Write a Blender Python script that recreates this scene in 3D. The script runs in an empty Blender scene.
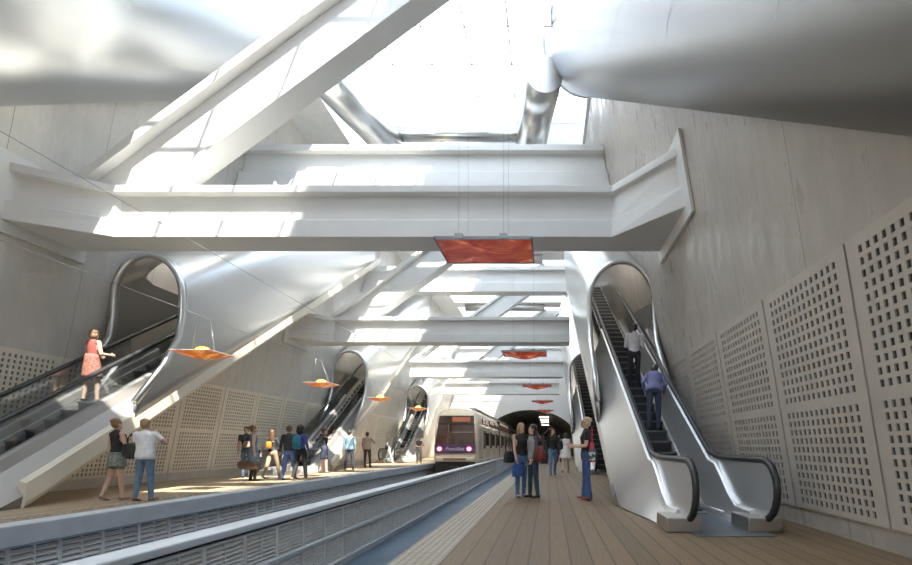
import bpy, math, random
import numpy as np
from mathutils import Vector, Matrix
random.seed(7)
SC = bpy.context.scene
COL = SC.collection
F, VX, HY, CH = 516.0, 549.0, 446.0, 1.13      # focal length (px), vanishing point, camera height
R = math.radians
T30 = math.tan(R(30))

# ------------------------------------------------------------------ materials
MATS = {}
def nodes_of(m):
    m.use_nodes = True
    nt = m.node_tree
    return nt, nt.nodes, nt.links, nt.nodes['Principled BSDF']

def mat(name, color, rough=0.5, metal=0.0, var=0.0, scale=(1, 1, 1), nscale=4.0, bump=0.0, spec=0.5, rvar=0.0, emit=None, estr=0.0, coat=0.0, aniso=0.0, detail=4.0, lo=.3, hi=.7):
    if name in MATS: return MATS[name]
    m = bpy.data.materials.new(name); MATS[name] = m
    nt, N, L, b = nodes_of(m)
    c = (*color, 1)
    b.inputs['Base Color'].default_value = c
    b.inputs['Roughness'].default_value = rough
    b.inputs['Metallic'].default_value = metal
    b.inputs['Specular IOR Level'].default_value = spec
    b.inputs['Coat Weight'].default_value = coat
    b.inputs['Anisotropic'].default_value = aniso
    if emit:
        b.inputs['Emission Color'].default_value = (*emit, 1); b.inputs['Emission Strength'].default_value = estr
    if var or bump or rvar:
        tc = N.new('ShaderNodeTexCoord'); mp = N.new('ShaderNodeMapping'); nz = N.new('ShaderNodeTexNoise')
        mp.inputs['Scale'].default_value = scale
        nz.inputs['Scale'].default_value = nscale; nz.inputs['Detail'].default_value = detail
        L.new(tc.outputs['Object'], mp.inputs['Vector']); L.new(mp.outputs['Vector'], nz.inputs['Vector'])
        if var:
            cr = N.new('ShaderNodeValToRGB')
            cr.color_ramp.elements[0].position = lo; cr.color_ramp.elements[1].position = hi
            cr.color_ramp.elements[0].color = (*[x * (1 - var) for x in color], 1)
            cr.color_ramp.elements[1].color = (*[min(1, x * (1 + var)) for x in color], 1)
            L.new(nz.outputs['Fac'], cr.inputs['Fac']); L.new(cr.outputs['Color'], b.inputs['Base Color'])
        if rvar:
            mr = N.new('ShaderNodeMapRange')
            mr.inputs['From Min'].default_value = lo; mr.inputs['From Max'].default_value = hi
            mr.inputs['To Min'].default_value = max(.05, rough - rvar); mr.inputs['To Max'].default_value = min(1, rough + rvar)
            L.new(nz.outputs['Fac'], mr.inputs['Value']); L.new(mr.outputs['Result'], b.inputs['Roughness'])
        if bump:
            bp = N.new('ShaderNodeBump'); bp.inputs['Strength'].default_value = bump; bp.inputs['Distance'].default_value = 0.02
            L.new(nz.outputs['Fac'], bp.inputs['Height']); L.new(bp.outputs['Normal'], b.inputs['Normal'])
    return m

def deck_mat(name, base, plank, dark=.45):
    """boards that run along Y, plank metres wide, dark joints, grain."""
    m = bpy.data.materials.new(name); nt, N, L, b = nodes_of(m)
    tc = N.new('ShaderNodeTexCoord'); sp = N.new('ShaderNodeSeparateXYZ'); L.new(tc.outputs['Object'], sp.inputs[0])
    dv = N.new('ShaderNodeMath'); dv.operation = 'DIVIDE'; dv.inputs[1].default_value = plank; L.new(sp.outputs['X'], dv.inputs[0])
    fr = N.new('ShaderNodeMath'); fr.operation = 'FRACT'; L.new(dv.outputs[0], fr.inputs[0])
    fl = N.new('ShaderNodeMath'); fl.operation = 'FLOOR'; L.new(dv.outputs[0], fl.inputs[0])
    gt = N.new('ShaderNodeMath'); gt.operation = 'GREATER_THAN'; gt.inputs[1].default_value = .08; L.new(fr.outputs[0], gt.inputs[0])
    wn = N.new('ShaderNodeTexWhiteNoise'); wn.noise_dimensions = '1D'; L.new(fl.outputs[0], wn.inputs['W'])
    mp = N.new('ShaderNodeMapping'); mp.inputs['Scale'].default_value = (22, .8, 1); L.new(tc.outputs['Object'], mp.inputs['Vector'])
    nz = N.new('ShaderNodeTexNoise'); nz.inputs['Scale'].default_value = 2.2; nz.inputs['Detail'].default_value = 6; L.new(mp.outputs[0], nz.inputs['Vector'])
    ad = N.new('ShaderNodeMath'); ad.operation = 'ADD'; L.new(nz.outputs['Fac'], ad.inputs[0])
    ml = N.new('ShaderNodeMath'); ml.operation = 'MULTIPLY'; ml.inputs[1].default_value = .35; L.new(wn.outputs['Value'], ml.inputs[0]); L.new(ml.outputs[0], ad.inputs[1])
    cr = N.new('ShaderNodeValToRGB'); cr.color_ramp.elements[0].position = .3; cr.color_ramp.elements[1].position = 1.0
    cr.color_ramp.elements[0].color = (*[x * .75 for x in base], 1); cr.color_ramp.elements[1].color = (*[x * 1.25 for x in base], 1)
    L.new(ad.outputs[0], cr.inputs['Fac'])
    mx = N.new('ShaderNodeMix'); mx.data_type = 'RGBA'
    mx.inputs['A'].default_value = (*[x * dark for x in base], 1)
    L.new(gt.outputs[0], mx.inputs['Factor']); L.new(cr.outputs['Color'], mx.inputs['B']); L.new(mx.outputs['Result'], b.inputs['Base Color'])
    b.inputs['Roughness'].default_value = .62
    bp = N.new('ShaderNodeBump'); bp.inputs['Strength'].default_value = .5; bp.inputs['Distance'].default_value = .01
    L.new(gt.outputs[0], bp.inputs['Height']); L.new(bp.outputs['Normal'], b.inputs['Normal'])
    return m

def swirl_mat(name, c0, c1, c2, scale, estr):
    """self-glowing red and orange glass with a marbled print"""
    m = bpy.data.materials.new(name); nt, N, L, b = nodes_of(m)
    tc = N.new('ShaderNodeTexCoord'); nz = N.new('ShaderNodeTexNoise')
    nz.inputs['Scale'].default_value = scale; nz.inputs['Detail'].default_value = 2; nz.inputs['Distortion'].default_value = 2.5
    L.new(tc.outputs['Object'], nz.inputs['Vector'])
    cr = N.new('ShaderNodeValToRGB'); e = cr.color_ramp.elements
    e[0].position = .35; e[0].color = (*c0, 1); e[1].position = .7; e[1].color = (*c2, 1)
    k = e.new(.55); k.color = (*c1, 1)
    L.new(nz.outputs['Fac'], cr.inputs['Fac']); L.new(cr.outputs['Color'], b.inputs['Base Color']); L.new(cr.outputs['Color'], b.inputs['Emission Color'])
    b.inputs['Emission Strength'].default_value = estr; b.inputs['Roughness'].default_value = .25
    return m

def glass_mat(name, color, keep, rough=.05):
    m = bpy.data.materials.new(name); nt, N, L, b = nodes_of(m)
    tr = N.new('ShaderNodeBsdfTransparent'); tr.inputs['Color'].default_value = (*color, 1)
    gl = N.new('ShaderNodeBsdfGlossy'); gl.inputs['Roughness'].default_value = rough
    mx = N.new('ShaderNodeMixShader'); mx.inputs['Fac'].default_value = keep
    L.new(tr.outputs[0], mx.inputs[1]); L.new(gl.outputs[0], mx.inputs[2]); L.new(mx.outputs[0], N['Material Output'].inputs['Surface'])
    return m

def concrete_wall_mat(name, base):
    """cast concrete with polished vertical streaks and board joints"""
    m = bpy.data.materials.new(name); nt, N, L, b = nodes_of(m)
    tc = N.new('ShaderNodeTexCoord')
    mp = N.new('ShaderNodeMapping'); mp.inputs['Scale'].default_value = (1, 2.2, .62); L.new(tc.outputs['Object'], mp.inputs['Vector'])
    nz = N.new('ShaderNodeTexNoise'); nz.inputs['Scale'].default_value = 1.7; nz.inputs['Detail'].default_value = 7; nz.inputs['Roughness'].default_value = .68
    L.new(mp.outputs[0], nz.inputs['Vector'])
    n2 = N.new('ShaderNodeTexNoise'); n2.inputs['Scale'].default_value = .35; n2.inputs['Detail'].default_value = 4; L.new(tc.outputs['Object'], n2.inputs['Vector'])
    cr = N.new('ShaderNodeValToRGB'); cr.color_ramp.elements[0].position = .47; cr.color_ramp.elements[1].position = .60
    cr.color_ramp.elements[0].color = (*[x * .97 for x in base], 1); cr.color_ramp.elements[1].color = (*[min(1, x * 1.06) for x in base], 1)
    L.new(nz.outputs['Fac'], cr.inputs['Fac'])
    c2 = N.new('ShaderNodeValToRGB'); c2.color_ramp.elements[0].position = .35; c2.color_ramp.elements[1].position = .65
    c2.color_ramp.elements[0].color = (.86, .86, .86, 1); c2.color_ramp.elements[1].color = (1.05, 1.05, 1.05, 1)
    L.new(n2.outputs['Fac'], c2.inputs['Fac'])
    mx = N.new('ShaderNodeMix'); mx.data_type = 'RGBA'; mx.blend_type = 'MULTIPLY'; mx.inputs['Factor'].default_value = 1
    L.new(cr.outputs['Color'], mx.inputs['A']); L.new(c2.outputs['Color'], mx.inputs['B'])
    sp = N.new('ShaderNodeSeparateXYZ'); L.new(tc.outputs['Object'], sp.inputs[0])
    dv = N.new('ShaderNodeMath'); dv.operation = 'DIVIDE'; dv.inputs[1].default_value = 2.07; L.new(sp.outputs['Y'], dv.inputs[0])
    fr = N.new('ShaderNodeMath'); fr.operation = 'FRACT'; L.new(dv.outputs[0], fr.inputs[0])
    gt = N.new('ShaderNodeMath'); gt.operation = 'LESS_THAN'; gt.inputs[1].default_value = .006; L.new(fr.outputs[0], gt.inputs[0])
    m2 = N.new('ShaderNodeMix'); m2.data_type = 'RGBA'; m2.inputs['B'].default_value = (*[x * .4 for x in base], 1)
    L.new(gt.outputs[0], m2.inputs['Factor']); L.new(mx.outputs['Result'], m2.inputs['A']); L.new(m2.outputs['Result'], b.inputs['Base Color'])
    mr = N.new('ShaderNodeMapRange'); mr.inputs['From Min'].default_value = .4; mr.inputs['From Max'].default_value = .62
    mr.inputs['To Min'].default_value = .55; mr.inputs['To Max'].default_value = .24
    L.new(nz.outputs['Fac'], mr.inputs['Value']); L.new(mr.outputs['Result'], b.inputs['Roughness'])
    bp = N.new('ShaderNodeBump'); bp.inputs['Strength'].default_value = .05; bp.inputs['Distance'].default_value = .03
    L.new(nz.outputs['Fac'], bp.inputs['Height']); L.new(bp.outputs['Normal'], b.inputs['Normal'])
    return m

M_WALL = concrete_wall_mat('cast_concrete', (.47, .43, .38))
M_WALL2 = concrete_wall_mat('cast_concrete_painted_bounce', (.66, .63, .575))  # left wall concrete, paler to paint in the sun bounce
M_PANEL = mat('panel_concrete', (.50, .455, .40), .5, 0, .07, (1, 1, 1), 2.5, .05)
M_PANEL2 = mat('panel_painted_bounce', (.80, .745, .635), .5, 0, .05, (1, 1, 1), 2.5, .05)  # left panels: warm sun bounce painted into the concrete colour
M_CAV = mat('acoustic_backing', (.045, .05, .052), .9, 0, .2)
M_CAVL = mat('acoustic_backing_brown', (.22, .19, .15), .9, 0, .2)
M_GIRD = mat('painted_steel_white', (.73, .73, .715), .42, 0, .03, (1, 1, 1), 1.5)
M_STRUT = mat('painted_steel_strut', (.76, .755, .74), .42, 0, .03, (1, 1, 1), 1.5)
M_STEEL = mat('brushed_steel', (.70, .70, .69), .30, 1)
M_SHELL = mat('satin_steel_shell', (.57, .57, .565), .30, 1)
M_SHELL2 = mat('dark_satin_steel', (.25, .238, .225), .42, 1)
M_CASE = mat('polished_casing', (.74, .74, .74), .36, .8)
M_CASEL = mat('satin_casing', (.32, .30, .28), .42, .35)
M_RIM = mat('edge_steel', (.50, .47, .43), .36, 1)
M_UNDER = mat('underside_painted_reflection', (.72, .65, .53), .45, 0, .05, (1, 1, 1), 1.2)  # left escalator underside with warm reflections painted into the colour
M_RUB = mat('handrail_rubber', (.025, .025, .027), .42)
M_STEP = mat('step_metal', (.022, .022, .024), .5, .1, .2, (60, 1, 1), 3)
M_STEPN = mat('step_nose', (.16, .16, .15), .45, .4)
M_LAND = mat('landing_plate_metal', (.20, .23, .26), .33, .7, .15, (8, 8, 1), 6)
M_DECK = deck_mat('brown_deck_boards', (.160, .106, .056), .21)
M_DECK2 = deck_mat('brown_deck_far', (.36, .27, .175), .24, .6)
M_TACT = mat('tactile_strip', (.27, .215, .155), .6, 0, .12, (1, 1, 1), 8)
M_STUD = mat('tactile_stud', (.36, .32, .26), .45, 0, .05)
M_BED = mat('blue_track_bed', (.085, .125, .175), .5, 0, .25, (1, .5, 1), 2.0, .1)
M_LIP = mat('grey_coping', (.52, .55, .57), .5, 0, .08, (1, 1, 1), 3, .05)
M_LOUV = mat('louvre_grey', (.90, .90, .89), .42, .0, .06, (1, 1, 1), 5)
M_LDARK = mat('louvre_backing', (.06, .065, .07), .8, 0, .2)
M_CAP = mat('cap_rail_grey', (.76, .79, .81), .35, .0, .06, (1, .2, 1), 2)
M_WIRE = mat('steel_wire', (.45, .45, .46), .4, .8)
M_CABLE = mat('cable_grey', (.40, .40, .40), .5, .2)
M_ROOF = mat('roof_slab_white', (.78, .78, .77), .6, 0, .04)
M_MULL = mat('skylight_bar', (.80, .83, .86), .4, .2, .03)
M_SKYG = glass_mat('skylight_glass', (.93, .97, 1), .06)
M_BAL = glass_mat('balustrade_glass', (.80, .84, .86), .22, .08)
M_TUN = mat('tunnel_lining', (.50, .48, .45), .55, .2, .2, (1, 1, 1), 1)
M_RED = swirl_mat('red_glass_print', (.26, .030, .014), (.42, .075, .035), (.75, .24, .12), 1.1, .42)  # weak emission stands in for skylight passing through the glass
M_ORG = swirl_mat('orange_glass_print', (.45, .085, .01), (.65, .16, .02), (.85, .42, .10), 2.2, .40)
M_YEL = mat('yellow_dome', (.9, .62, .05), .35, 0, .1, (1, 1, 1), 4, emit=(1, .62, .04), estr=.5)
M_EDGE = mat('panel_edge_grey', (.30, .29, .28), .4, .6)

# ------------------------------------------------------------------ mesh builder
class MB:
    def __init__(s): s.v, s.f, s.m, s.s = [], [], [], []
    def add(s, vs, fs, mi=0, smooth=False):
        o = len(s.v); s.v += [tuple(p) for p in vs]
        for f in fs: s.f.append(tuple(i + o for i in f)); s.m.append(mi); s.s.append(smooth)
    def box(s, x0, x1, y0, y1, z0, z1, mi=0):
        x0, x1 = sorted((x0, x1)); y0, y1 = sorted((y0, y1)); z0, z1 = sorted((z0, z1))
        s.add([(x0,y0,z0),(x1,y0,z0),(x1,y1,z0),(x0,y1,z0),(x0,y0,z1),(x1,y0,z1),(x1,y1,z1),(x0,y1,z1)],
              [(0,3,2,1),(4,5,6,7),(0,1,5,4),(1,2,6,5),(2,3,7,6),(3,0,4,7)], mi)
    def prism(s, poly, fn, t0, t1, mi=0):
        n = len(poly)
        vs = [fn(a, b, t0) for a, b in poly] + [fn(a, b, t1) for a, b in poly]
        s.add(vs, [tuple(range(n))[::-1], tuple(range(n, 2*n))] + [(i, (i+1) % n, n+(i+1) % n, n+i) for i in range(n)], mi)
    def loft(s, rings, closed=True, cap=True, mi=0, smooth=True):
        n = len(rings[0]); vs = [p for r in rings for p in r]; fs = []
        for k in range(len(rings)-1):
            for i in range(n if closed else n-1):
                j = (i+1) % n
                fs.append((k*n+i, k*n+j, (k+1)*n+j, (k+1)*n+i))
        s.add(vs, fs, mi, smooth)
        if cap and closed:
            o = len(s.v) - len(vs)
            s.f.append(tuple(range(o, o+n))[::-1]); s.m.append(mi); s.s.append(False)
            e = o + (len(rings)-1)*n
            s.f.append(tuple(range(e, e+n))); s.m.append(mi); s.s.append(False)
    def tube(s, pts, r, n=8, mi=0, rs=None, cap=True, flat=1.0):
        pts = [Vector(p) for p in pts]; rings = []; prev = None
        for i, p in enumerate(pts):
            d = (pts[min(i+1, len(pts)-1)] - pts[max(i-1, 0)]).normalized()
            if prev is None:
                a = Vector((1, 0, 0)) if abs(d.x) < .9 else Vector((0, 1, 0))
                u = (a - d*a.dot(d)).normalized()
            else: u = (prev - d*prev.dot(d)).normalized()
            prev = u; w = d.cross(u); rr = rs[i] if rs else r
            rings.append([p + u*rr*math.cos(2*math.pi*k/n) + w*rr*flat*math.sin(2*math.pi*k/n) for k in range(n)])
        s.loft(rings, True, cap, mi, True)
    def cone(s, a, b, ra, rb, n=10, mi=0):
        a, b = Vector(a), Vector(b); d = (b-a); l = d.length
        if l < 1e-6: return
        d /= l
        cen, rs = [], []
        for q in (0.02, .5, .87): cen.append(a - d*ra*(math.cos(q*math.pi/2))); rs.append(max(ra*math.sin(q*math.pi/2), 1e-4))
        for q in (0, .5, 1): cen.append(a + d*l*q); rs.append(ra + (rb-ra)*q)
        for q in (.87, .5, .02): cen.append(b + d*rb*(math.cos(q*math.pi/2))); rs.append(max(rb*math.sin(q*math.pi/2), 1e-4))
        s.tube(cen, 1, n, mi, rs)
    def ell(s, c, r, rot=None, n=14, m=9, mi=0):
        c = Vector(c); vs = []; fs = []
        for i in range(m+1):
            th = math.pi*i/m
            for j in range(n):
                ph = 2*math.pi*j/n
                p = Vector((r[0]*math.sin(th)*math.cos(ph), r[1]*math.sin(th)*math.sin(ph), r[2]*math.cos(th)))
                if rot: p = rot @ p
                vs.append(c+p)
        for i in range(m):
            for j in range(n):
                k = (j+1) % n
                fs.append((i*n+j, (i+1)*n+j, (i+1)*n+k, i*n+k))
        s.add(vs, fs, mi, True)
    def build(s, name, mats, parent=None, origin=None):
        me = bpy.data.meshes.new(name)
        vs = s.v
        if origin is not None: vs = [(v[0]-origin[0], v[1]-origin[1], v[2]-origin[2]) for v in vs]
        me.from_pydata(vs, [], s.f)
        for m in (mats if isinstance(mats, (list, tuple)) else [mats]): me.materials.append(m)
        me.polygons.foreach_set('material_index', s.m)
        me.polygons.foreach_set('use_smooth', s.s)
        me.validate(clean_customdata=False); me.update()
        o = bpy.data.objects.new(name, me); COL.objects.link(o)
        if parent is not None: o.parent = parent
        elif origin is not None: o.location = origin
        return o

def fix_normals(o):
    import bmesh
    bm = bmesh.new(); bm.from_mesh(o.data); bmesh.ops.remove_doubles(bm, verts=bm.verts, dist=1e-5)
    bmesh.ops.recalc_face_normals(bm, faces=bm.faces); bm.to_mesh(o.data); bm.free(); return o
def bevel(o, w=.02, seg=2):
    m = o.modifiers.new('soft_edge', 'BEVEL'); m.width = w; m.segments = seg; m.limit_method = 'ANGLE'; m.angle_limit = R(35); return o
def tag(o, label, cat, group=None):
    o['label'] = label; o['category'] = cat
    if group: o['group'] = group
    return o
def struct(o): o['kind'] = 'structure'; return o
def empty(name, loc, label, cat, group=None, rz=0):
    e = bpy.data.objects.new(name, None); COL.objects.link(e); e.location = loc; e.rotation_euler = (0, 0, rz)
    e.empty_display_size = .2
    return tag(e, label, cat, group)
ORD = ['first', 'second', 'third', 'fourth', 'fifth', 'sixth', 'seventh', 'eighth', 'ninth', 'tenth', 'eleventh', 'twelfth', 'thirteenth',
       'fourteenth', 'fifteenth', 'sixteenth', 'seventeenth', 'eighteenth', 'nineteenth', 'twentieth']

WR0, WRS = 3.64, .166        # right wall: foot and inward lean per metre
WL0, WLS = -12.3, .20        # left wall
def wr(z): return WR0 - WRS*z
def wl(z): return WL0 + WLS*z
YB = -26
PITCH = 11.5
YEND = 58.0

# ------------------------------------------------------------------ the setting
def setting():
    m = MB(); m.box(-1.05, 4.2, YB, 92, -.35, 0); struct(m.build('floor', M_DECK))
    m = MB(); m.box(-1.55, -1.05, YB, 92, -.35, 0)
    struct(bevel(m.build('trim_1', M_TACT), .006))
    # raised studs of the near tactile strip
    m = MB()
    y = 3.0
    while y < 34:
        for k in range(6):
            x = -1.49 + k*.078
            m.add([(x-.02,y-.028,0),(x+.02,y-.028,0),(x+.02,y+.028,0),(x-.02,y+.028,0),(x-.012,y-.018,.006),(x+.012,y-.018,.006),(x+.012,y+.018,.006),(x-.012,y+.018,.006)],
                  [(4,5,6,7),(0,1,5,4),(1,2,6,5),(2,3,7,6),(3,0,4,7)])
        y += .10
    struct(m.build('trim_2', M_STUD))
    m = MB(); m.box(-7.72, -1.5, YB, 92, -1.5, -1.2); struct(m.build('floor_track', M_BED))
    m = MB(); m.box(-1.62, -1.52, YB, 92, -1.2, -.35); struct(m.build('wall_platform', mat('platform_side', (.10, .11, .12), .7)))
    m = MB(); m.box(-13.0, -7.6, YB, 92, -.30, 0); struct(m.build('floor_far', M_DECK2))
    m = MB(); m.box(-7.9, -7.55, YB, 92, -.30, .012); struct(bevel(m.build('trim_3', M_LIP), .02))
    m = MB()
    y = 5.0
    while y < 45:
        for k in range(3):
            x = -8.42 + k*.13
            m.box(x, x+.08, y, y+.07, 0, .008)
        y += .16
    struct(m.build('trim_4', M_STUD))
    m = MB(); m.box(-7.95, -7.72, YB, 92, -1.2, -.30); struct(m.build('wall_trackside', M_LDARK))
    # leaning side walls
    H = 13.6
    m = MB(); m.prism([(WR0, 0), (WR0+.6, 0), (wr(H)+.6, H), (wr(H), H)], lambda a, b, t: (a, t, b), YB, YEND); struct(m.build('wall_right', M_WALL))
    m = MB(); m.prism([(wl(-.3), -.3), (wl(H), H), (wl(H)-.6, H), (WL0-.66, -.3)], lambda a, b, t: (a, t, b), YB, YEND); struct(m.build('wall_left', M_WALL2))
    # roof slab with long openings
    m = MB()
    zr0, zr1 = 13.3, 13.6
    m.box(-10.2, -8.0, YB, YEND, zr0, zr1); m.box(1.35, 2.2, YB, YEND, zr0, zr1)
    for y0, y1 in ((YB, -24.5), (-13.5, -12), (-2, 4.8), (20.9, 22.4), (32.2, 33.8), (43.7, 45.3), (55.2, YEND)): m.box(-8.0, 1.35, y0, y1, zr0, zr1)
    struct(m.build('ceiling', M_ROOF))
    # end wall with tunnel mouth
    m = MB()
    arch = [(3.2, -1.2)] + [(-2.1 + 5.3*math.cos(R(a)), 1.6 + 3.6*math.sin(R(a))) for a in range(0, 181, 10)] + [(-7.4, -1.2)]
    outer = [(6, -1.2)] + [(-2.1 + 14*math.cos(R(a)), 1.6 + 16*math.sin(R(a))) for a in range(0, 181, 10)] + [(-16, -1.2)]
    n = len(arch)
    m.add([(a, YEND, b) for a, b in arch] + [(a, YEND, b) for a, b in outer], [(i, i+1, n+i+1, n+i) for i in range(n-1)])
    m.add([(a, YEND+.5, b) for a, b in arch] + [(a, YEND+.5, b) for a, b in outer], [(i, n+i, n+i+1, i+1) for i in range(n-1)])
    struct(m.build('wall_end', M_ROOF))
    m = MB()
    m.loft([[(a, y, b) for a, b in arch] for y in (YEND, 66, 74, 82, 92)], False, False)
    m.add([(a, 92, b) for a, b in arch], [tuple(range(n))])
    struct(m.build('wall_tunnel', M_TUN))
    m = MB(); m.box(-13, 5, YB-.4, YB, -1.5, 13.6); struct(m.build('wall_back', M_ROOF))
    # skylight glazing
    for wi, (y0, y1) in enumerate(((4.8, 20.9), (-12, -2), (-24.5, -13.5), (22.4, 32.2), (33.8, 43.7), (45.3, 55.2))):
        e = bpy.data.objects.new('window_%d' % (wi+1), None); COL.objects.link(e); e.location = (-3.85, y0, 14.3); struct(e)
        g = MB(); g.box(-8.1, 1.45, y0, y1, 14.3, 14.32); g.build('pane', M_SKYG, e, e.location)
        b = MB()
        ny = max(2, int((y1-y0)/1.6))
        for k in range(ny+1): yy = y0+(y1-y0)*k/ny; b.box(-8.1, 1.45, yy-.022, yy+.022, 14.2, 14.3)
        for k in range(8): xx = -8.1+9.55*k/7; b.box(xx-.022, xx+.022, y0, y1, 14.2, 14.3)
        b.build('window_frame', M_MULL, e, e.location)
        u = MB(); u.box(-8.2, -8.1, y0, y1, 13.6, 14.32); u.box(1.45, 1.55, y0, y1, 13.6, 14.32)
        u.box(-8.2, 1.55, y0-.1, y0, 13.6, 14.32); u.box(-8.2, 1.55, y1, y1+.1, 13.6, 14.32)
        u.build('window_sill', M_ROOF, e, e.location)
    # polished tube rims round the skylight
    def rim(pts, r, k):
        mm = MB(); mm.tube(pts, r, 24); o = struct(mm.build('trim_%d' % k, M_STEEL))
    zz = 13.1
    rim([(-7.9, 15.5, zz), (-7.2, 16.9, zz), (-6.35, 20.5, zz)], .6, 5)
    rim([(-6.55, 20.4, zz+.35), (-.8, 20.4, zz+.35)], .28, 6)
    rim([(-.75, 20.7, zz), (-.15, 16.6, zz)], .6, 7)
    for k, yb in enumerate((33.0, 44.5)):
        rim([(-7.2, yb, zz), (-.4, yb, zz)], .35, 8+k)
setting()

# ------------------------------------------------------------------ street building above the roof edge
def street_building():
    loc = (4.0, 10, 13.6)
    e = empty('street_building', loc, 'pale office building at street level beyond the skylight edge', 'building')
    m = MB(); m.box(2.3, 9, -12, 58, 13.6, 26.5); m.build('facade', mat('facade_white', (.8, .82, .85), .5, 0, .03), e, loc)
    for k in range(14):
        for j in range(5):
            w = MB(); y = -9+k*4.6; w.box(2.26, 2.3, y, y+2.6, 14.6+j*2.4, 16.2+j*2.4); w.build('window', mat('facade_glass', (.35, .45, .55), .1, .6), e, loc)
street_building()

# ------------------------------------------------------------------ perforated panels
def panel_mesh(side):
    W, Z0, Z1 = 2.05, .26, 3.25
    xs = [0.012, .17]; hx = []
    pitch = (W-.34)/14
    for k in range(14):
        a = .17 + k*pitch + pitch*.5 - .029
        xs += [a, a+.058]; hx.append(a)
    xs += [W-.17, W-.012]
    rows = [.34 + k*.117 for k in range(11)] + [1.72 + k*.122 for k in range(12)]
    zs = [Z0]; 
    for z in rows: zs += [z, z+.074]
    zs += [Z1]
    xs = sorted(set(xs)); hxs = set(hx); rs = set(rows)
    off = .022
    sgn = 1 if side == 'r' else -1
    def P(y, z, d): return ((wr(z) - d) if side == 'r' else (wl(z) + d), y, z)
    m = MB(); n = len(xs)
    vs = [P(x, z, off) for z in zs for x in xs]; fs = []
    for j in range(len(zs)-1):
        for i in range(n-1):
            if xs[i] in hxs and zs[j] in rs: continue
            q = (j*n+i, j*n+i+1, (j+1)*n+i+1, (j+1)*n+i)
            fs.append(q[::-1] if sgn > 0 else q)
    m.add(vs, fs, 0)
    for x in hx:
        for z in rows:
            c = [(x, z), (x+.058, z), (x+.058, z+.074), (x, z+.074)]
            vs = [P(a, b, off) for a, b in c] + [P(a, b, .004) for a, b in c]
            m.add(vs, [(0,1,5,4),(1,2,6,5),(2,3,7,6),(3,0,4,7)], 0)
    a, b = xs[0], xs[-1]
    m.add([P(a, Z0, .005), P(b, Z0, .005), P(b, Z1, .005), P(a, Z1, .005)], [(0,1,2,3)], 1)
    vs = [P(a, Z0, off), P(b, Z0, off), P(b, Z1, off), P(a, Z1, off), P(a, Z0, .005), P(b, Z0, .005), P(b, Z1, .005), P(a, Z1, .005)]
    m.add(vs, [(0,1,5,4),(1,2,6,5),(2,3,7,6),(3,0,4,7)], 0)
    return m
def panels():
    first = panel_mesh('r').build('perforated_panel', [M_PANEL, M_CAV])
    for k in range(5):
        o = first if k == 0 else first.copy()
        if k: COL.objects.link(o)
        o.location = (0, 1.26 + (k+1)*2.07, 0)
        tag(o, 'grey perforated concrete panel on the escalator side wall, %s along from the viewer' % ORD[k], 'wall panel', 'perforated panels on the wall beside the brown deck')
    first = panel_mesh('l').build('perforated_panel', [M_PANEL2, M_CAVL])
    for k in range(16):
        o = first if k == 0 else first.copy()
        if k: COL.objects.link(o)
        o.location = (0, 8.25 + k*2.07, 0)
        tag(o, 'perforated panel, sun bounce painted into its colour, on the wall behind the sunlit platform, %s along from the viewer' % ORD[k], 'wall panel', 'perforated panels on the wall behind the sunlit platform')
panels()

# ------------------------------------------------------------------ girders and struts
def girder(Y, label, short=False):
    loc = (-4.1, Y, 5.73)
    e = empty('cross_girder', loc, label, 'girder', 'haunched cross girders over the tracks')
    XL, XR = -9.55, 1.39
    def plan(z, off, back):
        l, r = wl(z)+.03, wr(z)-.03
        if short >= 2: return [(-9.28, Y-off), (-8.5, Y-off), (.4, Y-off), (.92, Y-off), (.92, Y+back), (-9.28, Y+back)]
        if short: return [(l, Y-.95-off), (XL, Y-off), (.4, Y-off), (.92, Y-off), (.92, Y+back), (l, Y+back)]
        return [(l, Y-.95-off), (XL, Y-off), (XR, Y-off), (r, Y-1.5-off), (r, Y+back), (l, Y+back)]
    def slab(z0, z1, off, back):
        m = MB(); a, b = plan(z0, off, back), plan(z1, off, back); n = 6
        m.add([(x, y, z0) for x, y in a] + [(x, y, z1) for x, y in b], [tuple(range(n))[::-1], tuple(range(n, 2*n))] + [(i, (i+1) % n, n+(i+1) % n, n+i) for i in range(n)])
        return m
    bevel(slab(5.73, 6.12, .0, .85).build('bottom_flange', M_GIRD, e, loc), .015)
    slab(6.12, 6.70, -.16, .70).build('web', M_GIRD, e, loc)
    bevel(slab(6.70, 6.86, .04, .85).build('top_flange', M_GIRD, e, loc), .015)
    for s in (() if short >= 2 else (0,) if short else (0, 1)):
        m = MB()
        for z in (1,):
            za, zb = 5.5, 7.05
            fx = (lambda z: wl(z)+.01) if s == 0 else (lambda z: wr(z)-.01)
            d = .06 if s == 0 else -.06
            y0, y1 = (Y-1.25, Y+1.0) if s == 0 else (Y-1.75, Y+1.0)
            m.add([(fx(za),y0,za),(fx(za)+d,y0,za),(fx(za)+d,y1,za),(fx(za),y1,za),(fx(zb),y0,zb),(fx(zb)+d,y0,zb),(fx(zb)+d,y1,zb),(fx(zb),y1,zb)],
                  [(0,3,2,1),(4,5,6,7),(0,1,5,4),(1,2,6,5),(2,3,7,6),(3,0,4,7)])
        fix_normals(m.build('end_plate', M_GIRD, e, loc))
for k, t in enumerate(('white haunched girder spanning above the first red hanging panel', 'white haunched girder over the tracks, second behind the big front one',
                       'white girder over the tracks, third in line towards the tunnel', 'small white girder over the train, fourth in line towards the tunnel')):
    girder(11.36 + k*PITCH, t, k)

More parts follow.
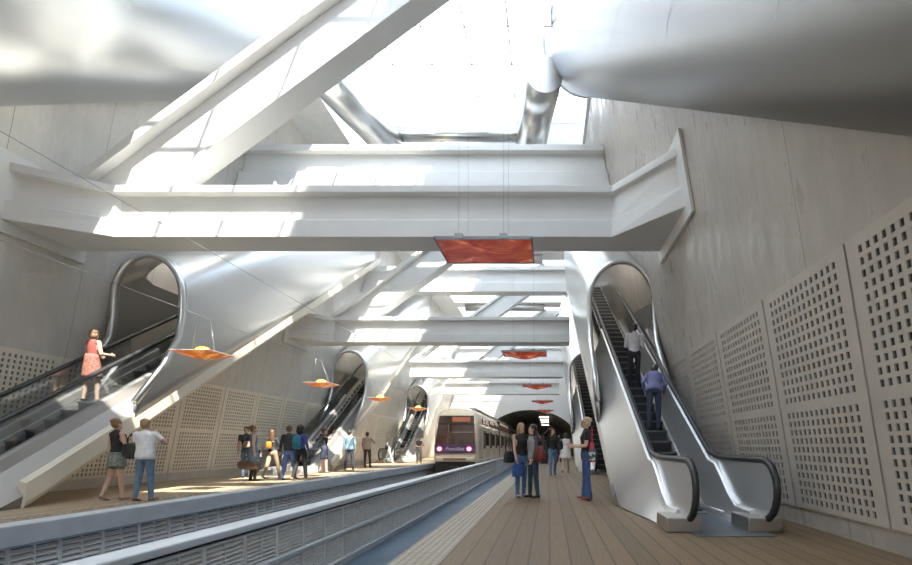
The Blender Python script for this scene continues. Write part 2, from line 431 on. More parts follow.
def upper_beam(Y, label):
    loc = (-4, Y, 9.66)
    e = empty('roof_beam', loc, label, 'beam', 'straight roof beams under the skylight')
    def slab(z0, z1, y0, y1):
        m = MB()
        a = [(wl(z0)+.02, y0), (wr(z0)-.02, y0), (wr(z0)-.02, y1), (wl(z0)+.02, y1)]; b = [(wl(z1)+.02, y0), (wr(z1)-.02, y0), (wr(z1)-.02, y1), (wl(z1)+.02, y1)]
        m.add([(x, y, z0) for x, y in a] + [(x, y, z1) for x, y in b], [(3,2,1,0),(4,5,6,7),(0,1,5,4),(1,2,6,5),(2,3,7,6),(3,0,4,7)])
        return m
    bevel(slab(9.66, 10.18, Y, Y+.8).build('bottom_flange', M_GIRD, e, loc), .015)
    slab(10.18, 10.85, Y+.2, Y+.65).build('web', M_GIRD, e, loc)
    bevel(slab(10.85, 11.05, Y-.04, Y+.8).build('top_flange', M_GIRD, e, loc), .015)
for k, t in enumerate(('straight white roof beam seen above the front girder', 'straight white roof beam seen just below the first red panel',
                       'straight white roof beam high behind the second red panel', 'straight white roof beam farthest along, above the train')):
    upper_beam(17.0 + k*PITCH, t)

def strut(Y, label):
    p0 = Vector((-10.72 if Y < 12 else -9.75 if Y < 30 else -9.25, 0, 6.875)); ang = R(36.5)
    d = Vector((math.cos(ang), 0, math.sin(ang))); n = Vector((-math.sin(ang), 0, math.cos(ang)))
    Lg = (13.3-6.86)/math.sin(ang)
    loc = (p0.x+1, Y, 6.86)
    e = empty('raking_strut', loc, label, 'strut', 'raking struts rising from the girder ends')
    def bar(h0, h1, y0, y1, name):
        # base cut flat on the girder, top cut flat under the roof
        def at(h, z):
            o = p0 + n*h
            return o + d*((z-o.z)/d.z)
        zb, zt = 6.875, 13.28
        q = [at(h0, zb), at(h0, zt), at(h1, zt), at(h1, zb)]
        m = MB(); m.prism([(p.x, p.z) for p in q], lambda a, b, t: (a, t, b), y0, y1)
        bevel(fix_normals(m.build(name, M_STRUT, e, loc)), .015)
    bar(-1.04, -.18, Y+.22, Y+.85, 'web_box')
    bar(-.18, 0, Y-.02, Y+.87, 'top_flange')
    bar(-1.12, -1.04, Y+.20, Y+.87, 'bottom_plate')
for k, t in enumerate(('broad sunlit raking strut rising across the upper corner of the view', 'white raking strut rising behind the front girder',
                       'white raking strut rising behind the second girder', 'small white raking strut rising behind the third girder')):
    strut(11.36 + k*PITCH, t)

# ------------------------------------------------------------------ big inclined steel tubes overhead
def big_tube(side, label, y0, y1, Rf, mt):
    Rr = 0
    rings = []; inner = []
    fx = wr if side == 'r' else wl
    sg = -1 if side == 'r' else 1
    ca, sa = math.cos(R(35)), math.sin(R(35))
    def ring(y, rad):
        z = -.39 + .70*y + CH
        P = Vector((fx(z), y, z)); up = Vector(((fx(z+1)-fx(z))*ca*.5, -sa, ca))
        out = []
        for a in range(-98, 50, 7):
            t = R(a)
            out.append(P + up*(rad + rad*math.sin(t)) + Vector((sg, 0, 0))*rad*1.0*math.cos(t))
        return out
    ys = [y0 + (y1-y0)*k/26 for k in range(27)]
    loc = tuple(ring(ys[0], Rf(ys[0]))[0])
    e = empty('steel_tube', loc, label, 'tube')
    m = MB(); m.loft([ring(y, Rf(y)) for y in ys], False, False); o = m.build('tube_shell', mt, e, loc)
    sm = o.modifiers.new('thick', 'SOLIDIFY'); sm.thickness = .06; sm.offset = 0
    m = MB(); m.tube(ring(y1, Rf(y1)), .09, 10); m.build('end_rim', M_STEEL, e, loc)
    for k in range(1, 6):
        yy = y0 + (y1-y0)*k/6
        m = MB(); m.loft([ring(yy-.008, Rf(yy)+.034), ring(yy+.008, Rf(yy)+.034)], False, False); m.build('seam', M_EDGE, e, loc)
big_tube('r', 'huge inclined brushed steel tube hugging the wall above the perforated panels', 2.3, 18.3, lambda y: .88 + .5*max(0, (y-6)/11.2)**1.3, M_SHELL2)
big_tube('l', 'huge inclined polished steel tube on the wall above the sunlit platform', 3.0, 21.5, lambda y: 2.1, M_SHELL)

# ------------------------------------------------------------------ escalators
def handrail_path(Yr):
    """(y, z) of the rail: newel loop, flat, then 30 degrees"""
    out = []
    for a in range(-80, 91, 17): out.append((Yr-1.95 - .43*math.cos(R(a)), .545 + .40*math.sin(R(a))))
    out.append((Yr-1.0, .945)); out.append((Yr-.45, .95)); out.append((Yr-.15, .97)); out.append((Yr+.15, 1.03))
    y = Yr+.5
    while y < Yr+15: out.append((y, .95 + T30*(y-Yr+0.0))); y += .8
    return out

def escalator(side, Yr, x0, label, group, portal, yend, nsteps, slope=0.0, glass=False):
    """Yr: where the incline starts; u runs from the track-side casing edge to the wall."""
    sg = 1 if side == 'r' else -1
    def X(u, y): return x0 + sg*u + slope*(y-Yr)
    loc = (X(1.0, Yr), Yr, 0)
    e = empty('escalator', loc, label, 'escalator', group)
    def zi(y): return max(0.0, T30*(y-Yr))
    def smooth(a, b, t): t = max(0, min(1, (t-a)/(b-a))); return t*t*(3-2*t)
    ys = [Yr-1.75, Yr-1.5, Yr-1.2, Yr-.9, Yr-.6, Yr-.3, Yr, Yr+.3, Yr+.6, Yr+1.05] + [Yr+1.05+(portal+1.2-Yr-1.05)*k/12 for k in range(1, 13)]
    # casing of each balustrade: outer sloped cladding, deck, inner panel, skirt
    for near in (True, False):
        CASE = M_CASEL if glass else M_CASE
        def U(u): return u if near else 1.92-u
        rings = []; chm = []
        for y in ys:
            h = .30 if glass else .26 + (.92-.26)*smooth(Yr-1.3, Yr-.1, y)
            tp = .20*(1-smooth(Yr-1.6, Yr+.9, y))
            b = zi(y); zb = max(0.001, T30*(y-Yr)-.62)
            c0 = max(zb, b-.40)+.02
            pr = [(.03, zb), (-.02, c0), (.13, c0+(b+h-c0)*.33), (.29, c0+(b+h-c0)*.68), (.36, b+h-.015), (.40, b+h), (.50, b+h), (.53, b+h-.03), (.57, b+.10), (.62, b+.02), (.62, max(0.001, b-.35))]
            rings.append([(X(U(u+tp*max(0, 1-u/.4)), y), y, z) for u, z in pr])
            chm.append(zb)
        m = MB(); m.loft(rings, True, True, 0, True)
        o = fix_normals(m.build('balustrade_casing', CASE, e, loc))
        es = o.modifiers.new('split', 'EDGE_SPLIT'); es.split_angle = R(14)
        # brown steel edge strip along the bottom of the casing
        if near:
            m = MB(); rr = []
            for y in [y for y in ys if y > Yr+.9]+[portal+1.5+k*(yend-portal-1.5)/6 for k in range(7)]:
                zb = max(0, T30*(y-Yr)-.62)
                rr.append([(X(u, y), y, z) for u, z in (((.06, zb-.03), (-.05, zb+.0), (-.07, zb+.16), (-.02, zb+.24), (.08, zb+.2)) if side == 'r' else ((.30, zb-.02), (-.02, zb), (-.07, zb+.10), (-.08, zb+.46), (.05, zb+.50)))])
            m.loft(rr, True, True, 0, False); fix_normals(m.build('edge_strip', M_RIM if side == 'r' else M_UNDER, e, loc))
        # plinth under the newel
        m = MB(); ua, ub = sorted((U(.20), U(.66)))
        m.box(X(ua, Yr), X(ub, Yr), Yr-2.15, Yr-1.5, .001, .2); bevel(m.build('newel_plinth', M_RIM, e, loc), .02)
        # handrail
        hp = handrail_path(Yr); hp = [p for p in hp if p[0] < yend]
        uu = U(.45)
        m = MB(); m.tube([(X(uu, y), y, z) for y, z in hp], .048, 10); m.build('handrail', M_RUB, e, loc)
        # balustrade panel below the rail
        m = MB(); rr = []
        top = [(y, z) for y, z in hp if True]
        i0 = len(range(-80, 91, 17))
        poly = top[:i0+4] + [(Yr+.15, .60), (Yr-.9, .24), (Yr-1.5, .20)]
        if glass:
            hi = [p for p in top if p[0] < portal+1.0]; poly = hi + [(y, .27+max(0, T30*(y-Yr))) for y in (hi[-1][0], Yr+.1, Yr-.3)] + [(Yr-1.5, .21)]
        for s in (-.012, .012): rr.append([(X(uu, y)+s, y, z) for y, z in poly])
        n = len(poly)
        m.add(rr[0]+rr[1], [tuple(range(n)), tuple(range(n, 2*n))[::-1]] + [(i, (i+1) % n, n+(i+1) % n, n+i) for i in range(n)])
        fix_normals(m.build('newel_panel', M_BAL if glass else M_CASE, e, loc))
        # skirt line of light metal
        m = MB(); m.tube([(X(U(.625), y), y, zi(y)+.13) for y in (Yr-1.0, Yr-.2, Yr, Yr+.3, portal, yend)], .012, 6); m.build('skirt_trim', M_STEEL, e, loc)
    # landing plate
    m = MB(); m.box(X(.5, Yr), X(1.5, Yr), Yr-2.45, Yr-.05, .0, .012); m.build('landing_plate', M_LAND, e, loc)
    m = MB(); m.box(X(.64, Yr), X(1.36, Yr), Yr-.35, Yr-.05, .012, .024); m.build('comb_plate', M_STEPN, e, loc)
    # steps
    mb = MB(); w = .36
    mb.box(-w, w, 0, .42, -.05, 0); mb.box(-w, w, 0, .05, -.26, -.05); mb.box(-w, w, -.012, .02, -.03, .004, 1)
    for q in range(12): mb.box(-w+.03+q*.06, -w+.05+q*.06, .03, .40, 0, .006)
    first = None
    for k in range(nsteps):
        y = Yr + .4*k
        if first is None: first = o = mb.build('step', [M_STEP, M_STEPN], e)
        else:
            o = first.copy(); COL.objects.link(o); o.parent = e
        o.location = (X(1.0, y)-loc[0], y-loc[1], .231*(k+.35)-loc[2])
    # underside of the truss
    m = MB(); rr = []
    for y in [Yr+1.1 + (yend-Yr-1.1)*k/8 for k in range(9)]:
        zb = T30*(y-Yr)-.63
        rr.append([(X(u, y), y, zb+dz) for u, dz in ((.04, 0), (1.62, 0), (1.62, .2), (.04, .2))])
    m.loft(rr, True, True, 0, False); fix_normals(m.build('truss_underside', M_UNDER if side == 'l' else M_RIM, e, loc))
    # tube shell round the upper run, cut by a portal that sweeps forward at its feet
    prof = [(-.02, -.40), (-.06, .1), (-.09, .6), (-.10, 1.1), (-.10, 1.6), (-.10, 2.05)]
    prof += [(.78-.88*math.cos(R(a)), 2.1+1.06*math.sin(R(a))) for a in range(8, 173, 8)]
    prof += [(1.66, 2.05), (1.66, 1.6), (1.66, 1.1), (1.67, .6), (1.67, .1), (1.66, -.4)]
    def front(u, w):
        g = max(0.0, w-(.32 if glass else .55))
        return portal + .12*(w-1.8)*0 - (1.5*math.exp(-g/.33) if True else 0)
    def shell(off, ya_of, yb, nseg):
        rings = []
        cx, cy = .78, 1.3
        for k in range(nseg+1):
            r = []
            for u, w in prof:
                du = off*(1 if u > cx else -1) if w < 2.08 else off*(u-cx)/.88
                dw = 0 if w < 2.08 else off*(w-2.1)/1.06
                ya = ya_of(u, w); t = k/nseg; y = ya + (yb-ya)*(t**1.5)
                r.append((X(u+du, y), y, T30*(y-Yr)+w+dw))
            rings.append(r)
        return rings
    m = MB(); m.loft(shell(.0, front, yend, 22), False, False); o = m.build('tube_shell', M_SHELL, e, loc)
    so = o.modifiers.new('thick', 'SOLIDIFY'); so.thickness = .09; so.offset = 0
    m = MB(); m.loft([[(X(u, y), y, T30*(y-Yr)+3.085+dz) for u, dz in ((.70, 0), (.86, 0), (.86, .03), (.70, .03))] for y in (portal+.5, portal+7.5)], True, True, 0, False)
    fix_normals(m.build('light_strip', mat('tube_lamp', (.9, .9, .88), .4, emit=(1, .96, .90), estr=14), e, loc))
    rimpts = [(X(u, front(u, w)), front(u, w), T30*(front(u, w)-Yr)+w) for u, w in prof if w > .05]
    m = MB(); m.tube(rimpts, .075, 10); m.build('portal_rim', M_STEEL, e, loc)
    return e, X

g_r = 'escalators rising beside the brown deck'; g_l = 'escalators rising from the sunlit platform'
ER, XR1 = escalator('r', 8.85, 1.33, 'steel escalator rising beside the perforated wall with two riders', g_r, 14.0, 25.2, 36, -.027)
escalator('r', 8.85+13.6, 1.33, 'steel escalator standing behind the one with two riders', g_r, 14.0+13.6, 38, 34, -.027)
EL, XL1 = escalator('l', 8.3, -9.55, 'steel escalator carrying the woman in a red patterned dress', g_l, 13.3, 29, 38, 0, True)
escalator('l', 21.9, -9.65, 'steel escalator rising behind the group with the teal backpack', g_l, 27, 42, 34, 0, True)
escalator('l', 36.2, -9.7, 'small far escalator rising behind the woman walking in pale trousers', g_l, 41, 54, 30, 0, True)

# ------------------------------------------------------------------ louvre screens
def louvre_module(L_, H_, rows, nsl, name):
    """local: y 0..L_, z 0..H_, face towards +x"""
    m = MB(); f = .03
    m.box(-.03, .02, 0, f, 0, H_); m.box(-.03, .02, L_-f, L_, 0, H_); m.box(-.02, .012, L_/2-.012, L_/2+.012, 0, H_)
    m.box(-.03, .02, f, L_-f, 0, .035); m.box(-.03, .02, f, L_-f, H_-.035, H_)
    for k in range(nsl):
        z = .05 + (H_-.10)*(k+.5)/nsl; h = (H_-.10)/nsl*.40
        m.add([(-.03,f,z+h),(.012,f,z-h*.2),(.012,f,z-h),(-.03,f,z+h*.2),(-.03,L_-f,z+h),(.012,L_-f,z-h*.2),(.012,L_-f,z-h),(-.03,L_-f,z+h*.2)],
              [(0,1,5,4),(1,2,6,5),(2,3,7,6),(3,0,4,7)])
    return m
def divider():
    loc = (-4.2, 2, -1.2)
    e = empty('track_divider', loc, 'long grey louvred screen standing between the two tracks', 'screen')
    m = MB(); m.box(-4.36, -4.03, 1, 76, -.02, .08); bevel(m.build('cap_rail', M_CAP, e, loc), .02)
    m = MB(); m.box(-4.33, -4.03, 1, 76, -1.2, -1.08); m.build('base_kerb', M_LIP, e, loc)
    m = MB(); m.box(-4.28, -4.16, 1, 76, -1.1, -.02); m.build('backing', M_LDARK, e, loc)
    m = MB(); m.box(-4.13, -4.05, 1, 76, -.59, -.55); m.build('mid_rail', M_CAP, e, loc)
    a = None
    for k in range(46):
        for r in range(2):
            if a is None: a = o = louvre_module(.82, .49, 1, 7, '').build('louvre_panel', M_LOUV, e)
            else: o = a.copy(); COL.objects.link(o); o.parent = e
            o.location = (-4.09-loc[0], 2.0+k*.82-loc[1], -1.08+r*.53-loc[2])
    m = MB(); m.box(-4.10, -4.07, 2.0+46*.82, 76, -1.08, -.02); m.build('far_louvre', M_LOUV, e, loc)
divider()
def trackside():
    loc = (-7.72, 4, -1.2)
    e = empty('louvre_wall', loc, 'grey louvred facing below the edge of the sunlit platform', 'screen')
    m = MB(); m.box(-7.72, -7.66, 4, 60, -1.2, -1.12); m.build('base_rail', M_CAP, e, loc)
    a = None
    for k in range(56):
        if a is None: a = o = louvre_module(.78, .80, 1, 8, '').build('louvre_panel', M_LOUV, e)
        else: o = a.copy(); COL.objects.link(o); o.parent = e
        o.location = (-7.69-loc[0], 4.2+k*.78-loc[1], -1.11-loc[2])
trackside()

# ------------------------------------------------------------------ hanging panels, lanterns and cables
def red_panel(Y, x, bulge, label):
    z = 4.91; loc = (x, Y, z)
    e = empty('hanging_red_glass', loc, label, 'hanging light', 'red glass panels hung in a line over the deck edge')  # glass panel, not a lamp: its skylight glow is painted as emission
    w, d = .90, 1.25
    m = MB(); n = 9
    ring = lambda i, j: (x-w+.03+(2*w-.06)*i/(n-1), Y+.03+(d-.06)*j/(n-1), z-.004-bulge*max(0, math.sin(math.pi*i/(n-1))*math.sin(math.pi*j/(n-1)))**1.3)
    m.add([ring(i, j) for j in range(n) for i in range(n)], [(j*n+i, (j+1)*n+i, (j+1)*n+i+1, j*n+i+1) for j in range(n-1) for i in range(n-1)], 0, True)
    m.build('glass_sheet', M_RED, e, loc)
    m = MB(); m.box(x-w, x+w, Y, Y+d, z+.01, z+.05)
    for a in ((x-w, x-w+.03, Y, Y+d), (x+w-.03, x+w, Y, Y+d), (x-w, x+w, Y, Y+.03), (x-w, x+w, Y+d-.03, Y+d)): m.box(*a, z-.01, z+.02)
    m.build('tray', M_EDGE, e, loc)
    for xx in (x-.45, x+.37):
        m = MB(); m.box(xx-.07, xx+.07, Y-.02, Y+.10, z+.0, z+.09); m.build('bracket', M_EDGE, e, loc)
        for yy in (Y+.05, Y+d-.1):
            m = MB(); m.tube([(xx, yy, z+.05), (xx, yy, 13.3)], .003, 6); m.build('suspension_wire', M_WIRE, e, loc)
red_panel(9.4, -1.2, .02, 'large flat red glass panel hung below the front girder')
red_panel(20.6, -1.0, .22, 'red hanging panel with a bulging underside, second in the line')
red_panel(31.9, -.75, .22, 'red hanging panel third in the line above the train')
red_panel(43.2, -.55, .22, 'small red hanging panel fourth in the line near the tunnel')
red_panel(54.4, -.4, .22, 'tiny red hanging panel just before the tunnel mouth, fifth in the line')

CX, CZ = -8.0, 4.13
CX2, CZ2 = -7.3, 5.32
def lantern(Y, x, w, label):
    z = 3.28 if Y < 14 else 3.28; loc = (x, Y, z)
    e = empty('hanging_lantern', loc, label, 'lantern', 'orange lanterns hung over the sunlit platform edge')
    n = 13; m = MB(); tops = []; bots = []
    for j in range(n):
        for i in range(n):
            a, b = -1+2*i/(n-1), -1+2*j/(n-1)
            q = max(0, (1-a*a))*max(0, (1-b*b))
            px, py = (a-.0*b)*w/2, b*w/2
            tops.append((x+px, Y+py, z+.02+.02*q)); bots.append((x+px, Y+py, z-.0-.13*q**.8))
    f1 = [(j*n+i, j*n+i+1, (j+1)*n+i+1, (j+1)*n+i) for j in range(n-1) for i in range(n-1)]
    m.add(tops, f1, 1, True); m.add(bots, [f[::-1] for f in f1], 0, True)
    edge = list(range(n)) + [j*n+n-1 for j in range(1, n)] + [n*n-1-i for i in range(1, n)] + [(n-1-j)*n for j in range(1, n-1)]
    k = len(edge); m.add([tops[i] for i in edge]+[bots[i] for i in edge], [(i, k+i, k+(i+1) % k, (i+1) % k) for i in range(k)], 1)
    m.build('shade', [M_ORG, M_CABLE], e, loc)
    m = MB(); m.ell((x, Y, z+.03), (w*.2, w*.2, .13)); m.build('dome', M_YEL, e, loc)
    for s in (-1, 1):
        m = MB(); m.tube([(x+s*.30*w, Y, z+.03), (CX, Y+s*.2, CZ)], .006, 6); m.build('suspension_wire', M_WIRE, e, loc)
for args in ((12.0, -8.05, .92, 'orange lantern hung highest, in front of the steel escalator tube'),
             (17.9, -7.9, .92, 'orange lantern hung second along the platform cable'),
             (23.4, -7.65, .9, 'orange lantern hung third along the platform cable'),
             (29.6, -7.5, .9, 'small orange lantern hung fourth along the platform cable')): lantern(*args)
def cable(x, z, label):
    m = MB(); m.tube([(x, -3, z), (x, 20, z-.0), (x, 46, z)], .006, 6)
    tag(m.build('overhead_cable', M_CABLE), label, 'cable', 'thin cables stretched along the sunlit platform')
cable(CX, CZ, 'thin pale cable from which the orange lanterns hang')
cable(CX2, CZ2, 'thin grey cable passing just under the front girder')

# ------------------------------------------------------------------ train
def train():
    loc = (-5.5, 32, -1.0)
    e = empty('train', loc, 'cream commuter train with a dark windscreen and pink tail lights', 'train')
    M_T = mat('train_cream', (.90, .75, .55), .32, 0, .05, (1, 1, 1), 1.0, coat=.3)
    M_TD = mat('train_dark', (.05, .035, .03), .3, 0, .2)
    M_G = mat('train_glass', (.10, .055, .04), .08, 0, .3)
    M_BAND = mat('train_band', (.13, .055, .15), .35, 0, .1)
    cx, hw = -5.5, 1.42
    def sec(y, inset, drop, zb=-.55):
        w = hw-inset; zt = 3.55-drop
        pr = [(-w+.12, zb), (-w, zb+.25), (-w, .4), (-w*.985, 1.6), (-w*.96, 2.6), (-w*.90, zt-.45), (-w*.74, zt-.14), (-w*.45, zt), (0, zt+.05)]
        pr += [(-a, b) for a, b in pr[-2::-1]]
        return [(cx+a, y, b) for a, b in pr]
    rings = [sec(32.0, .16, .5, .15), sec(32.12, .09, .32, .1), sec(32.45, .03, .12, 0), sec(33.0, 0, 0, 0), sec(34, 0, 0, 0), sec(50, 0, 0, 0), sec(76, 0, 0, 0)]
    # sloped nose: push the upper front back
    rr = []
    for k, r in enumerate(rings):
        q = [.30, .28, .22, .1, 0, 0, 0][k]
        rr.append([(x, y + q*max(0, z-1.0), z) for x, y, z in r])
    m = MB(); m.loft(rr, True, True, 0, True); o = fix_normals(m.build('body', M_T, e, loc))
    es = o.modifiers.new('split', 'EDGE_SPLIT'); es.split_angle = R(40)
    def fy(z): return 31.97 + .30*max(0, z-1.0)
    def plate(x0, x1, z0, z1, dy, mats, name, parent, x2=None, x3=None, par_loc=loc):
        x2 = x0 if x2 is None else x2; x3 = x1 if x3 is None else x3
        m = MB(); a = [(x0, fy(z0)-dy, z0), (x1, fy(z0)-dy, z0), (x3, fy(z1)-dy, z1), (x2, fy(z1)-dy, z1)]
        b = [(x, y+.05, z) for x, y, z in a]
        m.add(a+b, [(3,2,1,0),(4,5,6,7),(0,1,5,4),(1,2,6,5),(2,3,7,6),(3,0,4,7)]); return fix_normals(m.build(name, mats, parent, par_loc))
    ws = plate(-6.74, -4.26, 1.25, 3.05, .02, M_G, 'windscreen', e, -6.58, -4.42)
    plate(-5.75, -4.62, 2.66, 2.95, .05, mat('train_display', (.2, .07, .03), .3, emit=(.8, .25, .1), estr=.25), 'destination_display', ws)
    plate(-6.62, -4.38, 2.52, 2.58, .05, M_TD, 'windscreen_bar', ws)
    plate(-5.98, -5.93, 1.3, 2.5, .045, mat('train_pillar', (.35, .16, .10), .4), 'windscreen_pillar', ws)
    plate(-5.75, -4.4, 1.98, 2.01, .045, mat('train_blind', (.55, .45, .36), .5), 'sun_blind', ws)
    w = MB(); w.tube([(-5.6, fy(1.4)-.06, 1.35), (-5.75, fy(1.9)-.06, 1.9)], .02, 6); w.build('wiper', M_TD, ws, loc)
    bd = plate(-6.78, -4.22, .70, 1.24, .025, M_BAND, 'lower_band', e)
    for x in (-6.45, -4.62):
        m = MB(); m.ell((x, 31.93, .95), (.16, .05, .14)); lp = m.build('tail_light', mat('lamp_pink', (.8, .2, .25), .3, emit=(1, .12, .2), estr=3.0), e, loc)
        m = MB(); m.ell((x, 31.88, .95), (.07, .04, .065)); m.build('bulb', mat('lamp_core', (1, .8, .8), .3, emit=(1, .72, .75), estr=9.0), lp, loc)
    cu = bpy.data.curves.new('lettering', 'FONT'); cu.body = 'Francilien'; cu.size = .30; cu.align_x = 'CENTER'; cu.shear = .35; cu.extrude = .004
    tmp = bpy.data.objects.new('lettering_curve', cu); COL.objects.link(tmp); dgr = bpy.context.evaluated_depsgraph_get(); dgr.update()
    lm = bpy.data.meshes.new_from_object(tmp.evaluated_get(dgr)); bpy.data.objects.remove(tmp); bpy.data.curves.remove(cu); lm.materials.clear()
    t = bpy.data.objects.new('lettering', lm); COL.objects.link(t); lm.materials.append(mat('logo_white', (.85, .82, .8), .4, emit=(1, 1, 1), estr=.1)); t.parent = e
    t.location = (-5.52-loc[0], 31.93-loc[1], .86-loc[2]); t.rotation_euler = (R(90), 0, 0)
    m = MB(); m.box(-6.6, -4.4, 31.85, 32.3, .15, .42); bevel(m.build('bumper', M_T, e, loc), .06)
    m = MB(); m.box(-6.2, -4.8, 31.83, 31.9, .25, .38); m.build('bumper_grille', mat('bumper_orange', (.42, .2, .1), .5), e, loc)
    m = MB(); m.box(-6.75, -4.25, 31.95, 76, -.85, .15); bevel(m.build('underframe', M_TD, e, loc), .05)
    m = MB(); m.box(-5.75, -5.25, 31.6, 32, -.45, -.15); m.build('coupler', M_TD, e, loc)
    # side with doors and windows
    xs = cx+hw
    for c, yb in enumerate((33.6, 46.2, 58.8)):
        if c: m = MB(); m.box(xs-.3, xs+.012, yb-.35, yb-.05, .2, 3.3); m.build('gangway', M_TD, e, loc)
        for k in range(3):
            y0 = yb+.9+k*3.9
            m = MB(); m.box(xs-.02, xs+.02, y0, y0+1.3, .12, 2.35); dr = m.build('door', mat('train_door', (.80, .70, .56), .35), e, loc)
            for s in (0, 1):
                m = MB(); m.box(xs+.015, xs+.028, y0+.13+s*.60, y0+.55+s*.60, .95, 2.15); m.build('door_window', M_G, dr, loc)
            m = MB(); m.box(xs-.03, xs+.012, y0+1.65, y0+3.5, 1.15, 2.05); m.build('window', M_G, e, loc)
            m = MB(); m.box(xs-.09, xs-.03, y0+.1, y0+3.4, 2.55, 3.0); m.build('upper_window', mat('train_upper_glass', (.38, .16, .10), .15), e, loc)
    m = MB(); m.box(cx-.9, cx+.9, 35, 74, 3.55, 3.72); bevel(m.build('roof_duct', mat('train_roof', (.45, .42, .36), .5), e, loc), .06)
    e.location.x -= .33
train()
for k, y in enumerate((61, 67, 74, 83)):  # lamps added to brighten the dark tunnel
    loc = (-.6, y, 4.55)
    e = empty('added_tunnel_lamp', loc, 'white tube lamp added as fill under the tunnel vault, %s from the tunnel mouth' % ORD[k], 'added lamp', 'fill lamps added in the tunnel')
    m = MB(); m.box(-1.2, 0, y-.06, y+.06, 4.55, 4.62); m.build('housing', M_EDGE, e, loc)
    m = MB(); m.tube([(-1.15, y, 4.53), (-.05, y, 4.53)], .04, 8); m.build('tube', mat('added_lamp_tube', (.9, .9, .85), .4, emit=(1, .9, .75), estr=12), e, loc)
    for x in (-1.0, -.2): m = MB(); m.tube([(x, y, 4.6), (x, y, 1.6+3.6*math.sqrt(max(0, 1-((x+2.1)/5.3)**2)))], .015, 6); m.build('hanger', M_WIRE, e, loc)

# ------------------------------------------------------------------ people
def rotz(p, a): c, s = math.cos(a), math.sin(a); return Vector((p.x*c-p.y*s, p.x*s+p.y*c, p.z))
SKIN = {'light': (.62, .40, .29), 'tan': (.48, .29, .19), 'dark': (.16, .085, .05)}
def cmat(c, rough=.75): return mat('cloth_%02x%02x%02x' % tuple(int(x*255) for x in c), c, rough, 0, .12, (1, 1, 1), 14)

def seg_dist(P, a, b):
    a, b = np.array(a), np.array(b); d = b-a; t = np.clip(((P-a)@d)/max(d@d, 1e-9), 0, 1)
    return np.linalg.norm(P-(a+t[:, None]*d), axis=1)

